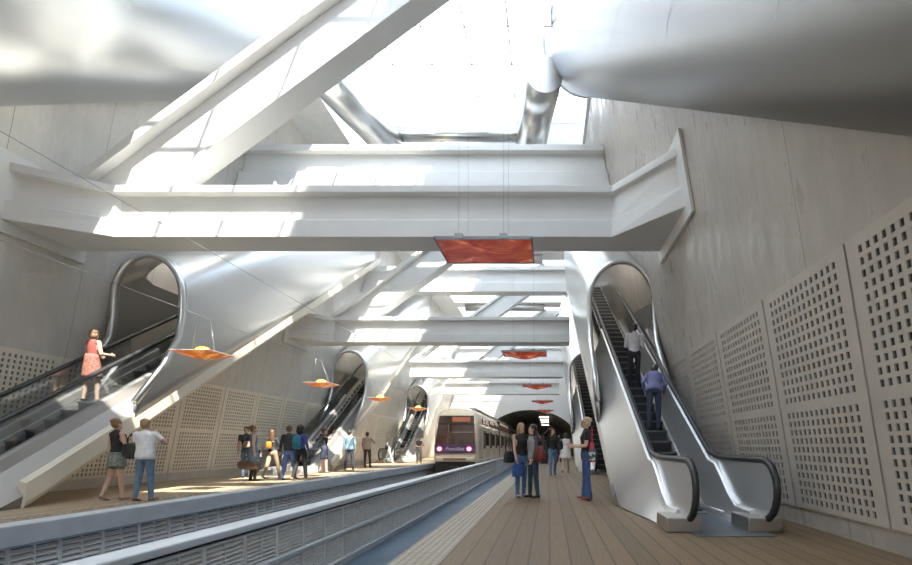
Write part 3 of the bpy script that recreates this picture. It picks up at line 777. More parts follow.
def person(label, loc, H, rz, top, bottom, skin='light', hair=(.1, .06, .04), hairstyle='short', legs=(0, 0, 0, 0), armA=None, armB=None, lean=0,
           sleeve='long', legwear='trousers', shoe=(.03, .03, .03), fem=True, head_yaw=0, head_pitch=0, vox=.013, skirt=None, coat=None, flare=1.0, group=None, faces=True, stance=.0, loose=1.0):
    """Local frame: faces -Y. armA is the -X arm, armB the +X arm, given as (upper direction, forearm direction)."""
    s = H/1.70
    e = empty('person', loc, label, 'person', group, rz)
    e.scale = (s, s, s)
    lp = R(lean)
    hip = Vector((0, 0, .93))
    def up(p):
        p = Vector(p)-hip; c, q = math.cos(lp), math.sin(lp)
        return hip + Vector((p.x, p.y*c - p.z*q, p.y*q + p.z*c))
    bones = []; m = MB()
    wsh = .165 if fem else .190
    # torso
    prof = [(.80, .10, .085, 0), (.86, .155, .115, .005), (.93, .170 if fem else .160, .122, .008), (1.02, .145 if fem else .150, .105, .002), (1.10, .122 if fem else .145, .092, -.004), (1.20, .142 if fem else .160, .106, -.010),
            (1.29, .152 if fem else .175, .116 if fem else .112, -.012), (1.36, .150 if fem else .178, .096, 0), (1.42, .115 if fem else .135, .075, .008), (1.455, .062, .060, .008)]
    rings = []
    for z, a, b, oy in prof:
        k = loose if z > .9 else 1.0
        rings.append([up((a*k*math.cos(t), oy+b*k*math.sin(t), z)) for t in [2*math.pi*i/20 for i in range(20)]])
    m.loft(rings)
    bones += [('pelvis', up((-.07, 0, .90)), up((.07, 0, .90)), .10), ('torso', up((0, 0, 1.03)), up((0, 0, 1.36)), .125), ('torso', up((-wsh*.7, 0, 1.37)), up((wsh*.7, 0, 1.37)), .075)]
    # neck and head
    m.cone(up((0, .008, 1.40)), up((0, -.005, 1.53)), .054 if fem else .060, .048 if fem else .056)
    hc = Vector((0, -.012, 1.592)); hq = Matrix.Rotation(R(head_yaw), 3, 'Z') @ Matrix.Rotation(R(-head_pitch), 3, 'X'); nk = Vector((0, .0, 1.50))
    def hd(p): return up(nk + hq @ (Vector(p)+hc-nk))
    hrot = Matrix.Rotation(lp, 3, 'X') @ hq
    m.ell(hd((0, .012, .02)), (.073, .092, .090), hrot, 18, 12); m.ell(hd((0, -.020, -.045)), (.054, .062, .068), hrot, 16, 10)
    m.ell(hd((0, -.070, -.088)), (.022, .018, .018), hrot)
    m.ell(hd((0, -.088, -.022)), (.011, .018, .020), hrot); m.ell(hd((0, -.080, .0)), (.008, .012, .026), hrot)
    m.ell(hd((0, -.077, .025)), (.045, .012, .010), hrot)
    for q in (-1, 1): m.ell(hd((q*.074, .012, -.012)), (.010, .018, .030), hrot)
    bones += [('neck', up((0, 0, 1.46)), up((0, 0, 1.51)), .05), ('head', hd((0, 0, -.06)), hd((0, 0, .05)), .08)]
    # arms and hands
    for q, arm in ((-1, armA), (1, armB)):
        if arm is None: arm = ((q*.16, .03, -1), (q*.05, -.16, -1))
        S = up((q*wsh, .005, 1.385)); ud = (Matrix.Rotation(lp, 3, 'X') @ Vector(arm[0])).normalized(); fd = (Matrix.Rotation(lp, 3, 'X') @ Vector(arm[1])).normalized()
        E = S + ud*.275; W = E + fd*.235
        ra = .050 if fem else .058
        k = 1.18 if sleeve == 'long' else 1.0
        m.cone(up((q*.10, .0, 1.37)), S, .062, ra*1.05); m.cone(S, E, ra*1.02, ra*.80*k); m.cone(E, W, ra*.78*k, ra*.54*k)
        bones += [('uparm', S, S+(E-S)*.52, .05), ('loarm', S+(E-S)*.60, E, .045), ('fore', E, E+(W-E)*.90, .04)]
        # hand
        ref = Vector((0, -1, 0)) if abs(fd.y) < .8 else Vector((0, 0, 1))
        side = (ref - fd*ref.dot(fd)).normalized()          # thumb side
        pn = side.cross(fd).normalized()*(-q)               # palm normal, towards the body
        P0 = W + fd*.012
        hr = Matrix((side, pn, fd)).transposed()
        m.ell(P0+fd*.045, (.040, .017, .052), hr, 12, 8)
        for fi, (o, ln) in enumerate(((.030, .066), (.010, .075), (-.010, .070), (-.029, .054))):
            a = P0 + fd*.080 + side*o; b = a + (fd*.9 + pn*.25 + side*o*1.2).normalized()*ln*.52; c = b + (fd*.6 + pn*.75).normalized()*ln*.48
            m.cone(a, b, .0095, .0085, 8); m.cone(b, c, .0085, .0070, 8)
        a = P0 + fd*.022 + side*.030; b = a + (fd*.65 + side*.75 + pn*.25).normalized()*.036; c = b + (fd*.9 + side*.2 + pn*.4).normalized()*.028
        m.cone(a, b, .0125, .0105, 8); m.cone(b, c, .0105, .0080, 8)
        bones.append(('hand', W+fd*.02, W+fd*.16, .03))
    # legs
    feet = []
    for i, q in ((0, -1), (1, 1)):
        a, kb = R(legs[i*2]), R(legs[i*2+1])
        Hp = Vector((q*.088, .005, .90)); sd = q*(.035+stance)
        td = Vector((sd, -math.sin(a), -math.cos(a))).normalized(); K = Hp + td*.425
        sdn = Vector((sd*.3, -math.sin(a-kb), -math.cos(a-kb))).normalized(); A = K + sdn*.405
        tr = legwear == 'trousers'
        k = 1.10 if tr else 1.0
        m.cone(Hp, K, .092 if fem else .090, .058*k)
        calf = K + (A-K)*.32
        m.cone(K, calf, .056*k, .056*k); m.cone(calf, A, .055*k, (.046*flare if tr else .036))
        if tr and flare > 1.2: m.cone(K+(A-K)*.55, A+(A-K)*.06, .05, .048*flare)
        pitch = min(0, (a-kb))*.9 if (a-kb) < 0 else max(0, (a-kb)-R(6))*.6
        fdv = Vector((q*.10, -math.cos(pitch), math.sin(pitch))).normalized()
        fup = Vector((0, math.sin(pitch), math.cos(pitch)))
        hl = A - fup*.045 - fdv*.045
        fr = Matrix((Vector((1, 0, 0)), fdv, fup)).transposed()
        m.cone(A, A - fup*.04, .040, .036)
        m.ell(hl + fdv*.03, (.036, .048, .036), fr); m.ell(hl + fdv*.115, (.041, .085, .028), fr); m.ell(hl + fdv*.175, (.040, .048, .021), fr)
        bones += [('thigh', Hp, Hp+(K-Hp)*.45, .09), ('lothigh', Hp+(K-Hp)*.5, K, .065), ('shin', K, A-(A-K)*.02, .05), ('foot', hl, hl+fdv*.19-fup*.01, .035)]
        feet.append(hl)
    raw = m.build('body', [cmat(top)], e)
    md = raw.modifiers.new('remesh', 'REMESH'); md.mode = 'VOXEL'; md.voxel_size = vox; md.use_smooth_shade = True
    sm = raw.modifiers.new('smooth', 'SMOOTH'); sm.factor = .5; sm.iterations = 2
    dg = bpy.context.evaluated_depsgraph_get(); dg.update()
    me = bpy.data.meshes.new_from_object(raw.evaluated_get(dg)); old = raw.data; raw.modifiers.clear(); raw.data = me; bpy.data.meshes.remove(old)
    nv = len(me.vertices); co = np.empty(nv*3); me.vertices.foreach_get('co', co); co = co.reshape(-1, 3)
    zmin = co[:, 2].min(); e.location.z = loc[2] - zmin*s
    # clothing regions from the nearest bone
    cols = {'skin': SKIN[skin], 'top': top, 'bottom': bottom, 'shoe': shoe}
    order = ['skin', 'top', 'bottom', 'shoe']
    me.materials.clear()
    for c in order: me.materials.append(mat('skin_'+skin, SKIN[skin], .5, 0, .06, (1, 1, 1), 20) if c == 'skin' else cmat(cols[c]))
    region = {'head': 0, 'neck': 0, 'hand': 0, 'foot': 3, 'torso': 1, 'pelvis': 2,
              'uparm': 0 if sleeve == 'none' else 1, 'loarm': 1 if sleeve == 'long' else 0, 'fore': 1 if sleeve == 'long' else 0,
              'thigh': 2, 'lothigh': 2 if legwear == 'trousers' else 0, 'shin': 2 if legwear in ('trousers',) else 0}
    nf = len(me.polygons); fc = np.empty(nf*3); me.polygons.foreach_get('center', fc); fc = fc.reshape(-1, 3)
    D = np.stack([seg_dist(fc, a, b)-r for _, a, b, r in bones]); idx = D.argmin(0)
    ids = np.array([region[b[0]] for b in bones])[idx].astype(np.int32)
    me.polygons.foreach_set('material_index', ids); me.polygons.foreach_set('use_smooth', np.ones(nf, dtype=bool)); me.update()
    # hair
    hm = MB(); hmat = mat('hair_%02x%02x%02x' % tuple(int(x*255) for x in hair), hair, .5, 0, .25, (18, 18, 3), 6)
    hm.ell(hd((0, .022, .034)), (.083, .094, .088), hrot, 18, 12)
    hm.ell(hd((0, .045, -.008)), (.078, .072, .080), hrot, 16, 10)
    if hairstyle == 'long':
        hm.ell(hd((0, .062, -.06)), (.085, .055, .13), hrot); hm.ell(hd((0, .075, -.15)), (.085, .045, .14), hrot)
        for q in (-1, 1): hm.ell(hd((q*.068, .035, -.08)), (.022, .042, .12), hrot)
    elif hairstyle == 'bob':
        hm.ell(hd((0, .04, -.045)), (.090, .075, .085), hrot)
    elif hairstyle == 'bun':
        hm.ell(hd((0, .10, .06)), (.045, .045, .042), hrot); hm.ell(hd((0, .03, .06)), (.088, .09, .07), hrot)
    elif hairstyle == 'tail':
        hm.ell(hd((0, .105, .02)), (.03, .035, .03), hrot); hm.ell(hd((0, .12, -.06)), (.03, .03, .10), hrot)
    elif hairstyle == 'afro':
        hm.ell(hd((0, .035, .02)), (.115, .115, .115), hrot); hm.ell(hd((0, .06, -.07)), (.12, .085, .12), hrot)
    hm.build('hair', hmat, e)
    if faces:
        for q in (-1, 1):
            em = MB(); em.ell(hd((q*.030, -.0735, .004)), (.012, .008, .007), hrot, 10, 6); ey = em.build('eye', mat('eye_white', (.75, .72, .70), .3), e)
            em = MB(); em.ell(hd((q*.030, -.0795, .004)), (.006, .004, .006), hrot, 8, 5); em.build('iris', mat('eye_iris', (.05, .035, .025), .3), ey)
        em = MB(); em.ell(hd((0, -.081, -.058)), (.022, .008, .006), hrot, 10, 6); em.build('mouth', mat('lips', (.45, .16, .14), .45), e)
    if skirt:      # (colour, z top, z bottom, width factor top, bottom, name)
        c, z1, z0, w1, w0, nm = skirt
        km = MB(); rr = []
        for k in range(9):
            t = k/8; z = z1 + (z0-z1)*t; w = w1 + (w0-w1)*t
            rr.append([Vector((w*math.cos(x)*(1+.03*math.sin(6*x)*t), w*.80*math.sin(x)*(1+.03*math.sin(5*x)*t)+.004, z)) if z < .93 else up((w*math.cos(x), w*.80*math.sin(x)+.004, z)) for x in [2*math.pi*i/28 for i in range(28)]])
        km.loft(rr, True, False); o = km.build(nm, cmat(c) if not isinstance(c, bpy.types.Material) else c, e)
        so = o.modifiers.new('thick', 'SOLIDIFY'); so.thickness = .012
    if coat:       # (colour, z bottom, extra, name): loose layer over the torso
        c, z0, ex, nm = coat
        km = MB(); rr = []
        for z, a, b, oy in [p for p in prof if p[0] >= z0 and p[0] < 1.43] :
            rr.append([up(((a+ex)*math.cos(x), oy+(b+ex)*math.sin(x), z)) for x in [2*math.pi*i/24 for i in range(24)]])
        km.loft(rr, True, False); o = km.build(nm, cmat(c) if not isinstance(c, bpy.types.Material) else c, e)
        so = o.modifiers.new('thick', 'SOLIDIFY'); so.thickness = .012
    e['s'] = s; del e['s']
    return e

def at(px, py, z=0.0):
    Y = F*(CH-z)/(py-HY); return (px-VX)*Y/F, Y
def stand(label, px, py, hpx, rz, top, bottom, dz=0, **kw):
    x, y = at(px, py); H = max(1.55, min(1.85, hpx*y/F*1.02))
    return person(label, (x, y, 0), H, R(rz), top, bottom, **kw)
def world_of(e, p):
    s = e.scale[0]; v = rotz(Vector(p)*s, e.rotation_euler.z); return Vector(e.location) + v

def shoulder_bag(e, p, size, col, label, rz=0, strap_to=None, cat='bag', mats=None, name='shoulder_bag', strap_h=.42):
    """soft bag centred at local point p of the person, strap going up to the shoulder point"""
    c = world_of(e, p); a, b, h = size
    loc = (c.x, c.y, c.z-h)
    r = bpy.data.objects.new(name, None); COL.objects.link(r); r.location = loc; tag(r, label, cat)
    r.rotation_euler.z = e.rotation_euler.z + R(rz)
    m = MB(); rings = []
    for t, k in ((-.98, .72), (-.9, .92), (-.6, 1.0), (-.1, 1.0), (.4, .92), (.8, .80), (.97, .70), (1.0, .5)):
        rr = []
        for i in range(20):
            x = 2*math.pi*i/20; cx = abs(math.cos(x))**.6*math.copysign(1, math.cos(x)); sx = abs(math.sin(x))**.7*math.copysign(1, math.sin(x))
            rr.append((a*k*cx, b*k*(1.0 if t < .3 else .75)*sx, h+h*t))
        rings.append(rr)
    m.loft(rings); mm = mats or mat('bag_%02x%02x%02x' % tuple(int(v*255) for v in col), col, .45, 0, .12, (1, 1, 1), 10)
    m.build('bag_body', mm, r)
    m = MB(); hh = strap_h
    m.tube([(-a*.7, 0, 2*h-.03), (-a*.55, 0, 2*h+hh*.55), (0, 0, 2*h+hh), (a*.55, 0, 2*h+hh*.55), (a*.7, 0, 2*h-.03)], .011, 8); m.build('strap', mm, r)
    return r

def backpack(e, col, label, h=.42, w=.15):
    p = Vector((0, .185, 1.18)); c = world_of(e, p); s = e.scale[0]
    r = bpy.data.objects.new('backpack', None); COL.objects.link(r); r.location = (c.x, c.y, c.z-h/2*s); tag(r, label, 'backpack'); r.rotation_euler.z = e.rotation_euler.z
    mm = cmat(col, .6)
    m = MB(); rings = []
    for t, k in ((0, .8), (.05, .95), (.4, 1), (.75, .95), (.93, .75), (1, .4)):
        rings.append([(w*k*abs(math.cos(x))**.6*math.copysign(1, math.cos(x)), .075*k*abs(math.sin(x))**.7*math.copysign(1, math.sin(x)), h*t*s) for x in [2*math.pi*i/20 for i in range(20)]])
    m.loft(rings); m.build('bag_body', mm, r)
    m = MB(); m.box(-w*.7, w*.7, .06, .095, h*.12, h*.5); bevel(m.build('front_pocket', cmat(tuple(v*.7 for v in col)), r), .02)
    for q in (-1, 1):
        m = MB(); m.tube([(q*.08, -.05, h*.92*s), (q*.10, -.16, h*1.03*s), (q*.115, -.30, h*.80*s), (q*.125, -.29, h*.40*s)], .014, 8); m.build('strap', mm, r)
    return r

DENIM = (.075, .13, .24); BLACK = (.02, .02, .022)
def people():
    # ---- on the brown deck
    a = stand('blonde woman in a dark top and jeans facing the brunette, blue paper bag in hand', 521.0, 497, 72, 28, (.025, .022, .024), (.10, .19, .36), hair=(.36, .22, .11), hairstyle='long', vox=.010,
              sleeve='none', armA=((-.10, -.22, -1), (-.0, -.42, -1)), armB=((.12, -.05, -1), (.05, -.3, -1)), legs=(4, 2, -4, 4), head_yaw=8, shoe=(.25, .2, .2))
    shoulder_bag(a, (-.27, .06, .92), (.13, .08, .13), BLACK, 'small black handbag hanging behind the blonde woman', strap_h=.30, name='handbag')
    w = world_of(a, (-.19, -.22, .66)); loc = (w.x, w.y, w.z-.17)
    r = empty('paper_bag', loc, 'small blue paper carrier bag held low by the blonde woman', 'bag', None, R(30))
    m = MB(); m.box(-.11, .11, -.05, .05, 0, .26); bevel(m.build('bag_body', mat('blue_paper', (.05, .11, .33), .5, 0, .1), r), .006)
    m = MB(); m.tube([(-.05, 0, .25), (-.03, 0, .33), (.03, 0, .33), (.05, 0, .25)], .006, 6); m.build('handle', mat('blue_cord', (.05, .10, .28), .6), r)
    b = stand('dark haired woman in a grey cardigan with a big red-brown bag on her shoulder', 533, 497.5, 71, -62, (.075, .07, .078), (.035, .06, .085), hair=(.045, .025, .02), hairstyle='long', vox=.010,
              armA=((-.12, .02, -1), (.02, -.30, -1)), armB=((.16, -.06, -1), (.0, -.5, -1)), legs=(3, 2, -3, 3), coat=((.30, .29, .29), .82, .012, 'long_top'), head_yaw=-12)
    shoulder_bag(b, (.27, .02, 1.02), (.21, .10, .17), (.16, .025, .022), 'big red-brown leather bag hanging at the brunette side', strap_h=.24)
    c = stand('blonde woman in sunglasses and black t-shirt holding a drink, wide blue jeans', 586, 500.5, 79.5, -90, (.022, .022, .024), (.045, .09, .22), hair=(.55, .42, .26), hairstyle='bun', vox=.010, sleeve='short',
              armA=((-.10, -.10, -1), (.0, -1, .06)), armB=((.10, -.06, -1), (-.1, -1, -.05)), legs=(2, 1, -2, 2), flare=1.75, shoe=(.30, .09, .05))
    h = MB(); 
    for q in (-1, 1): h.ell((q*.031, -.098, 1.596), (.026, .010, .019))
    h.tube([(-.078, -.01, 1.598), (-.066, -.085, 1.60), (0, -.102, 1.602), (.066, -.085, 1.60), (.078, -.01, 1.598)], .004, 6)
    h.build('sunglasses', mat('dark_lens', (.01, .01, .012), .1), c)
    w = world_of(c, (-.17, -.36, 1.12)); m = MB(); m.tube([(0, 0, 0), (0, 0, .07), (0, 0, .10)], .03, 14, rs=[.024, .031, .034])
    tag(m.build('paper_cup', mat('cup_white', (.75, .72, .70), .5), None, None), 'small white cup held out by the woman in sunglasses', 'cup').location = w
    pm = bpy.data.materials.new('patterned_tote'); nt, N, L, bs = nodes_of(pm)
    tc = N.new('ShaderNodeTexCoord'); sp = N.new('ShaderNodeSeparateXYZ'); L.new(tc.outputs['Object'], sp.inputs[0])
    vo = N.new('ShaderNodeTexVoronoi'); vo.inputs['Scale'].default_value = 16; L.new(tc.outputs['Object'], vo.inputs['Vector'])
    ad = N.new('ShaderNodeMath'); ad.operation = 'MULTIPLY_ADD'; ad.inputs[1].default_value = .10; L.new(vo.outputs['Distance'], ad.inputs[0]); L.new(sp.outputs['Z'], ad.inputs[2])
    mr = N.new('ShaderNodeMapRange'); mr.inputs['From Max'].default_value = .40; L.new(ad.outputs[0], mr.inputs['Value'])
    cr = N.new('ShaderNodeValToRGB'); cr.color_ramp.interpolation = 'CONSTANT'; E = cr.color_ramp.elements
    E[0].position = 0; E[0].color = (.45, .03, .07, 1); E[1].position = .22; E[1].color = (.65, .6, .6, 1)
    for p_, c_ in ((.32, (.03, .10, .12, 1)), (.52, (.6, .58, .58, 1)), (.64, (.04, .12, .14, 1)), (.74, (.5, .04, .08, 1))): k_ = E.new(p_); k_.color = c_
    L.new(mr.outputs[0], cr.inputs['Fac']); L.new(cr.outputs['Color'], bs.inputs['Base Color']); bs.inputs['Roughness'].default_value = .8
    shoulder_bag(c, (.27, .10, .98), (.17, .07, .20), (.5, .05, .08), 'red, white and teal patterned bag at the hip of the woman in sunglasses', mats=pm, strap_h=.30, name='tote_bag')
    d = stand('woman in black jacket and blue jeans walking towards the viewer, hand in her hair', 553, 475, 45, 8, (.018, .018, .02), (.10, .17, .30), hair=(.20, .10, .05), hairstyle='long', vox=.012,
              armA=((-.55, -.55, .45), (.75, -.1, .75)), armB=((.25, .05, -1), (.1, -.5, -1)), legs=(16, 6, -14, 12), shoe=(.10, .07, .06))
    shoulder_bag(d, (.26, .03, 1.12), (.13, .10, .18), BLACK, 'black bag on the shoulder of the woman with raised hand', strap_h=.16)
    stand('woman in a short white dress walking away from the viewer', 565.5, 472.5, 39, 175, (.80, .78, .76), (.78, .76, .74), hair=(.10, .05, .03), hairstyle='bob', vox=.012, sleeve='short', legwear='bare', legs=(14, 6, -14, 18),
          skirt=((.80, .78, .76), 1.12, .62, .145, .26, 'dress_skirt'), shoe=(.45, .33, .26), faces=False)
    f = stand('dark clothed traveller walking beside the black suitcase', 538.2, 464, 31, 5, (.05, .035, .03), (.05, .07, .11), hair=(.12, .06, .04), hairstyle='long', vox=.018, legs=(10, 4, -10, 10), faces=False)
    stand('traveller in a blue-grey coat behind the black suitcase', 542.6, 461.5, 29, 170, (.07, .09, .12), (.03, .03, .035), hair=(.05, .03, .02), fem=False, vox=.018, legs=(-8, 6, 8, 4), faces=False)
    stand('traveller in black far down the deck by the white dress', 559.2, 462.5, 29, 180, (.03, .03, .035), (.04, .05, .07), hair=(.05, .03, .02), vox=.018, fem=False, legs=(8, 4, -8, 8), faces=False)
    stand('traveller in brown far along the deck near the divider', 534.6, 459.5, 26, 0, (.10, .06, .05), (.03, .03, .04), hair=(.06, .04, .03), vox=.018, fem=False, legs=(6, 2, -6, 6), faces=False)
    x, y = at(544.5, 464.5); loc = (x, y, 0)
    e = empty('suitcase', loc, 'black upright suitcase on the deck in the far crowd', 'suitcase')
    m = MB(); m.box(x-.24, x+.24, y-.13, y+.13, .06, .72); bevel(m.build('shell', mat('suitcase_black', (.02, .02, .022), .4), e, loc), .05, 3)
    m = MB(); m.tube([(x-.12, y, .70), (x-.12, y, 1.0), (x+.12, y, 1.0), (x+.12, y, .70)], .012, 8); m.build('handle', M_EDGE, e, loc)
    for q in (-1, 1):
        for t in (-1, 1): m = MB(); m.ell((x+q*.18, y+t*.08, .035), (.02, .035, .035)); m.build('wheel', M_RUB, e, loc)
    # ---- on the escalators (z of the tread under the feet)
    def on_step(X, Yr, k): y = Yr + .4*k + .13; return (X(1.0, y), y, .231*(k+.35)+.006)
    x, y, z = on_step(XR1, 8.85, 11)
    person('man in a white shirt and dark trousers riding up the escalator', (x+.0, y, z), 1.66, R(180), (.62, .60, .62), (.03, .025, .03), fem=False, hair=(.03, .02, .02), vox=.011,
           armA=((-.10, -.1, -1), (.4, -.8, .1)), armB=((.10, -.1, -1), (-.3, -.85, .15)), legs=(0, 0, 2, 2), faces=True)
    x, y, z = on_step(XR1, 8.85, 6)
    person('woman in a purple-blue jacket leaning forward on the escalator', (x+.05, y, z), 1.62, R(165), (.16, .17, .33), (.05, .06, .10), hair=(.04, .03, .03), hairstyle='bob', vox=.011, lean=32,
           armA=((-.3, -.2, -.8), (.2, -.9, -.4)), armB=((.3, .1, -.8), (-.2, -.8, -.6)), legs=(6, 8, -4, 4), head_pitch=-10, coat=((.16, .17, .33), .86, .03, 'jacket'))
    x, y, z = on_step(XL1, 8.3, 9)
    person('woman in a red patterned dress riding up the escalator', (x-.1, y, z), 1.68, R(168), (.30, .075, .06), (.28, .12, .09), hair=(.22, .13, .07), hairstyle='bob', vox=.011, sleeve='none', legwear='bare', lean=4,
           armA=((-.2, -.1, -1), (.1, -.9, .1)), armB=((.25, -.2, -1), (.0, -.95, .05)), legs=(5, 5, -5, 5), skirt=(mat('dress_print', (.26, .105, .08), .8, 0, .5, (1, 1, 1), 22), 1.10, .55, .14, .22, 'dress_skirt'))
    # ---- on the sunlit platform
    p = stand('woman in a black tank top and patterned shorts walking at the platform edge', 117, 500, 79, 160, (.018, .018, .02), (.18, .20, .17), hair=(.24, .13, .06), hairstyle='bun', vox=.010, sleeve='none', legwear='bare',
              legs=(3, 2, -8, 14), armA=((-.2, -.2, -1), (.15, -.75, -.5)), armB=((.12, .05, -1), (.05, -.25, -1)), shoe=(.35, .2, .16),
              skirt=(mat('shorts_print', (.20, .22, .18), .8, 0, .55, (1, 1, 1), 30), 1.0, .70, .150, .195, 'shorts'))
    shoulder_bag(p, (-.225, -.03, 1.06), (.085, .055, .115), BLACK, 'black handbag under the arm of the woman in a tank top', strap_h=.2, name='handbag')
    p = stand('man in a loose white shirt and jeans with a hand to his ear', 145.5, 501, 80, 178, (.80, .79, .77), (.12, .19, .28), skin='tan', hair=(.35, .22, .11), hairstyle='short', vox=.010, fem=False, sleeve='short',
              armA=((-.38, -.50, -.55), (.72, .05, .85)), armB=((.2, .05, -1), (.1, -.45, -1)), legs=(2, 2, -6, 8), coat=((.80, .79, .77), .84, .035, 'loose_shirt'), shoe=(.22, .13, .08))
    shoulder_bag(p, (.27, .04, 1.03), (.11, .065, .16), BLACK, 'black shoulder bag beside the man in the white shirt', strap_h=.20)
    p = stand('dark haired man in navy t-shirt facing us with a tan messenger bag', 246.5, 477.5, 49.5, 12, (.05, .06, .09), (.10, .15, .22), skin='light', hair=(.06, .035, .02), fem=False, vox=.012, sleeve='short', legs=(0, 0, 2, 2),
              armA=((-.18, .05, -1), (-.05, -.1, -1)))
    shoulder_bag(p, (.13, -.20, 1.10), (.20, .07, .12), (.30, .22, .16), 'tan messenger bag across the chest of the man in navy', strap_h=.25, rz=0)
    p = stand('person in a denim dress and black boots carrying a brown duffel', 253.5, 481, 54, 125, (.12, .19, .29), (.02, .02, .022), hair=(.22, .11, .06), hairstyle='bun', vox=.012, sleeve='none', legs=(3, 2, -3, 3),
              armA=((-.1, .05, -1), (-.02, -.12, -1)), armB=((.12, .05, -1), (.05, -.15, -1)), skirt=((.12, .20, .32), 1.05, .52, .145, .20, 'dress_skirt'), shoe=BLACK)
    w = world_of(p, (.20, -.10, .40)); loc = (w.x-.05, w.y-.34, .36)
    e = empty('duffel_bag', loc, 'brown leather duffel bag held beside the denim dress', 'bag', None, R(5))
    m = MB(); rr = []
    for t in [k/10 for k in range(11)]:
        q = max(.05, 1-abs(2*t-1)**5*.45); rr.append([(-.32+.64*t, .15*q*math.cos(x), .17+.16*q*math.sin(x)) for x in [2*math.pi*i/18 for i in range(18)]])
    m.loft(rr); m.build('bag_body', mat('duffel_leather', (.12, .075, .055), .45, 0, .2, (1, 1, 1), 8), e)
    for q in (-1, 1): m = MB(); m.tube([(-.14, q*.06, .30), (-.08, q*.03, .44), (.08, q*.03, .44), (.14, q*.06, .30)], .012, 8); m.build('handle', mat('duffel_strap', (.06, .035, .03), .5), e)
    p = stand('woman in dark jacket and khaki trousers striding away with an orange pack', 272.5, 478.5, 48, 172, (.035, .035, .04), (.42, .31, .20), hair=(.12, .055, .028), hairstyle='long', vox=.012, legs=(18, 6, -16, 16),
              armA=((-.35, -.2, -1), (-.25, -.35, -1)), armB=((.45, .25, -1), (.35, .05, -1)), shoe=(.40, .32, .25), faces=False)
    backpack(p, (.62, .22, .02), 'small orange backpack on the woman in khaki trousers', h=.25, w=.085)
    stand('man in a black leather jacket and bright blue jeans walking away', 289.5, 480, 53, 178, (.035, .04, .045), (.09, .16, .42), hair=(.12, .06, .035), fem=False, vox=.011, legs=(12, 5, -10, 12), loose=1.06,
          armA=((-.22, .1, -1), (-.1, -.3, -1)), armB=((.28, .05, -1), (.2, -.1, -1)), coat=((.035, .04, .045), .92, .03, 'leather_jacket'), faces=False)
    p = stand('woman with big black curly hair and purple jacket wearing a teal backpack', 301, 480.5, 54, 165, (.07, .07, .24), (.02, .02, .022), skin='dark', hair=(.012, .01, .01), hairstyle='afro', vox=.011, legs=(8, 4, -10, 12),
              armA=((-.22, .05, -1), (-.1, -.3, -1)), shoe=(.35, .22, .12), faces=False)
    backpack(p, (.03, .22, .30), 'teal backpack worn by the woman with curly hair')
    p = stand('woman in black top and navy skirt shading her eyes with one hand', 324.5, 473, 45.5, 118, (.02, .02, .022), (.035, .045, .08), hair=(.10, .04, .03), hairstyle='bun', vox=.012, sleeve='short', legwear='bare',
              armA=((-.5, -.65, -.25), (.35, -.35, .9)), armB=((.15, .0, -1), (.08, -.1, -1)), legs=(6, 3, -6, 8), skirt=((.035, .045, .085), 1.03, .52, .145, .165, 'pencil_skirt'), shoe=(.12, .08, .07), faces=False)
    shoulder_bag(p, (.32, -.04, .62), (.15, .07, .13), (.50, .24, .08), 'tan orange handbag carried by the woman in the navy skirt', strap_h=.14, name='handbag', rz=60)
    stand('man in a denim shirt and dark jeans walking away alone', 349.5, 470.5, 41.5, 180, (.20, .29, .36), (.05, .06, .085), skin='tan', hair=(.04, .025, .02), fem=False, vox=.013, legs=(10, 5, -10, 12), coat=((.20, .29, .36), .86, .022, 'denim_shirt'), shoe=(.40, .24, .12), faces=False)
    stand('man in a beige jacket and brown trousers holding a phone to his ear', 367.5, 467.5, 37, 172, (.55, .42, .35), (.09, .065, .05), skin='tan', hair=(.04, .025, .02), fem=False, vox=.013, stance=.05,
          armA=((-.30, -.50, -.6), (.75, -.1, .85)), armB=((.2, .05, -1), (.0, -.35, -1)), coat=((.55, .42, .35), .86, .025, 'jacket'), faces=False)
    p = stand('blonde woman in grey cardigan and pale trousers striding past the far escalator', 389, 463.5, 31.5, 80, (.30, .31, .32), (.42, .52, .58), hair=(.42, .28, .14), hairstyle='long', vox=.015, legs=(24, 8, -22, 10), shoe=(.5, .32, .22), faces=False)
    shoulder_bag(p, (-.22, .02, 1.0), (.15, .09, .17), BLACK, 'black bag on the woman in pale trousers', strap_h=.25)
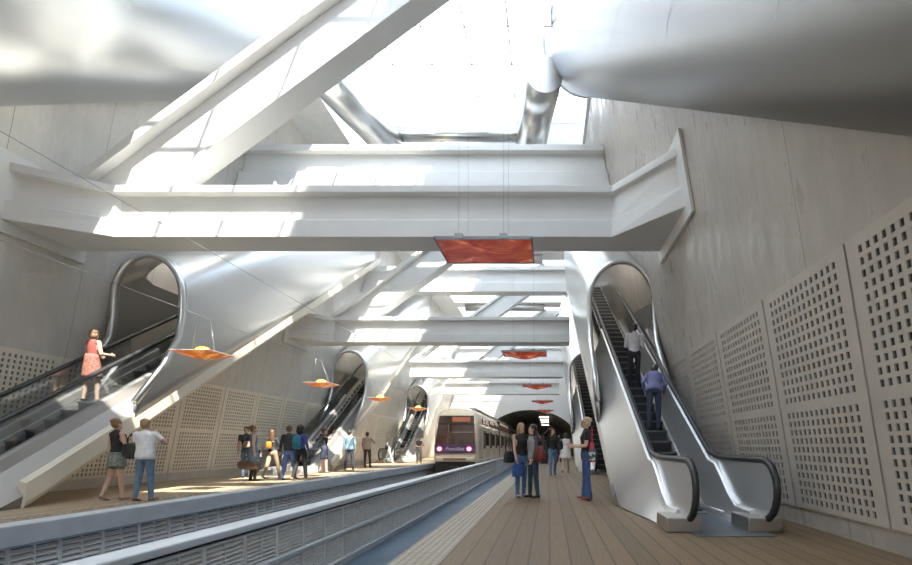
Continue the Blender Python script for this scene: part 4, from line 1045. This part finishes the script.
    stand('person in a dark vest standing still at the far end of the platform', 419, 463.5, 26, 5, (.06, .065, .075), (.05, .045, .045), hair=(.16, .07, .04), fem=False, vox=.016, sleeve='none', stance=.03,
          armA=((-.45, .1, -1), (.9, -.5, -.2)), armB=((.45, .1, -1), (-.9, -.5, -.2)), faces=False)
people()

# ------------------------------------------------------------------ light
w = bpy.data.worlds.new('sky'); SC.world = w; w.use_nodes = True
nt = w.node_tree; bg = nt.nodes['Background']
tc = nt.nodes.new('ShaderNodeTexCoord'); nz = nt.nodes.new('ShaderNodeTexNoise'); nz.inputs['Scale'].default_value = 2.2; nz.inputs['Detail'].default_value = 6
cr = nt.nodes.new('ShaderNodeValToRGB'); cr.color_ramp.elements[0].position = .40; cr.color_ramp.elements[1].position = .56
cr.color_ramp.elements[0].color = (.22, .40, .70, 1); cr.color_ramp.elements[1].color = (1, .985, .96, 1)
nt.links.new(tc.outputs['Generated'], nz.inputs['Vector']); nt.links.new(nz.outputs['Fac'], cr.inputs['Fac']); nt.links.new(cr.outputs['Color'], bg.inputs['Color'])
bg.inputs['Strength'].default_value = 4.6
sun = bpy.data.lights.new('sun', 'SUN'); sun.energy = 17; sun.angle = R(.6); sun.color = (1, .90, .76)
so = bpy.data.objects.new('sun', sun); COL.objects.link(so)
so.rotation_euler = Vector((-.39, .55, -1)).to_track_quat('-Z', 'Y').to_euler(); so.location = (6, -10, 30)

cam = bpy.data.cameras.new('camera'); co = bpy.data.objects.new('camera', cam); COL.objects.link(co)
cam.sensor_width = 36; cam.lens = F/912*36; cam.shift_x = -(VX-456)/912; cam.shift_y = (HY-282.5)/912
cam.clip_start = .05; cam.clip_end = 500
co.location = (0, 0, CH); co.rotation_euler = (R(90), 0, 0); SC.camera = co
SC.view_settings.view_transform = 'Standard'; SC.view_settings.look = 'None'; SC.view_settings.gamma = 1; SC.view_settings.exposure = 0.42
SC.cycles.diffuse_bounces = 8; SC.cycles.glossy_bounces = 6; SC.cycles.max_bounces = 16; SC.cycles.transparent_max_bounces = 16
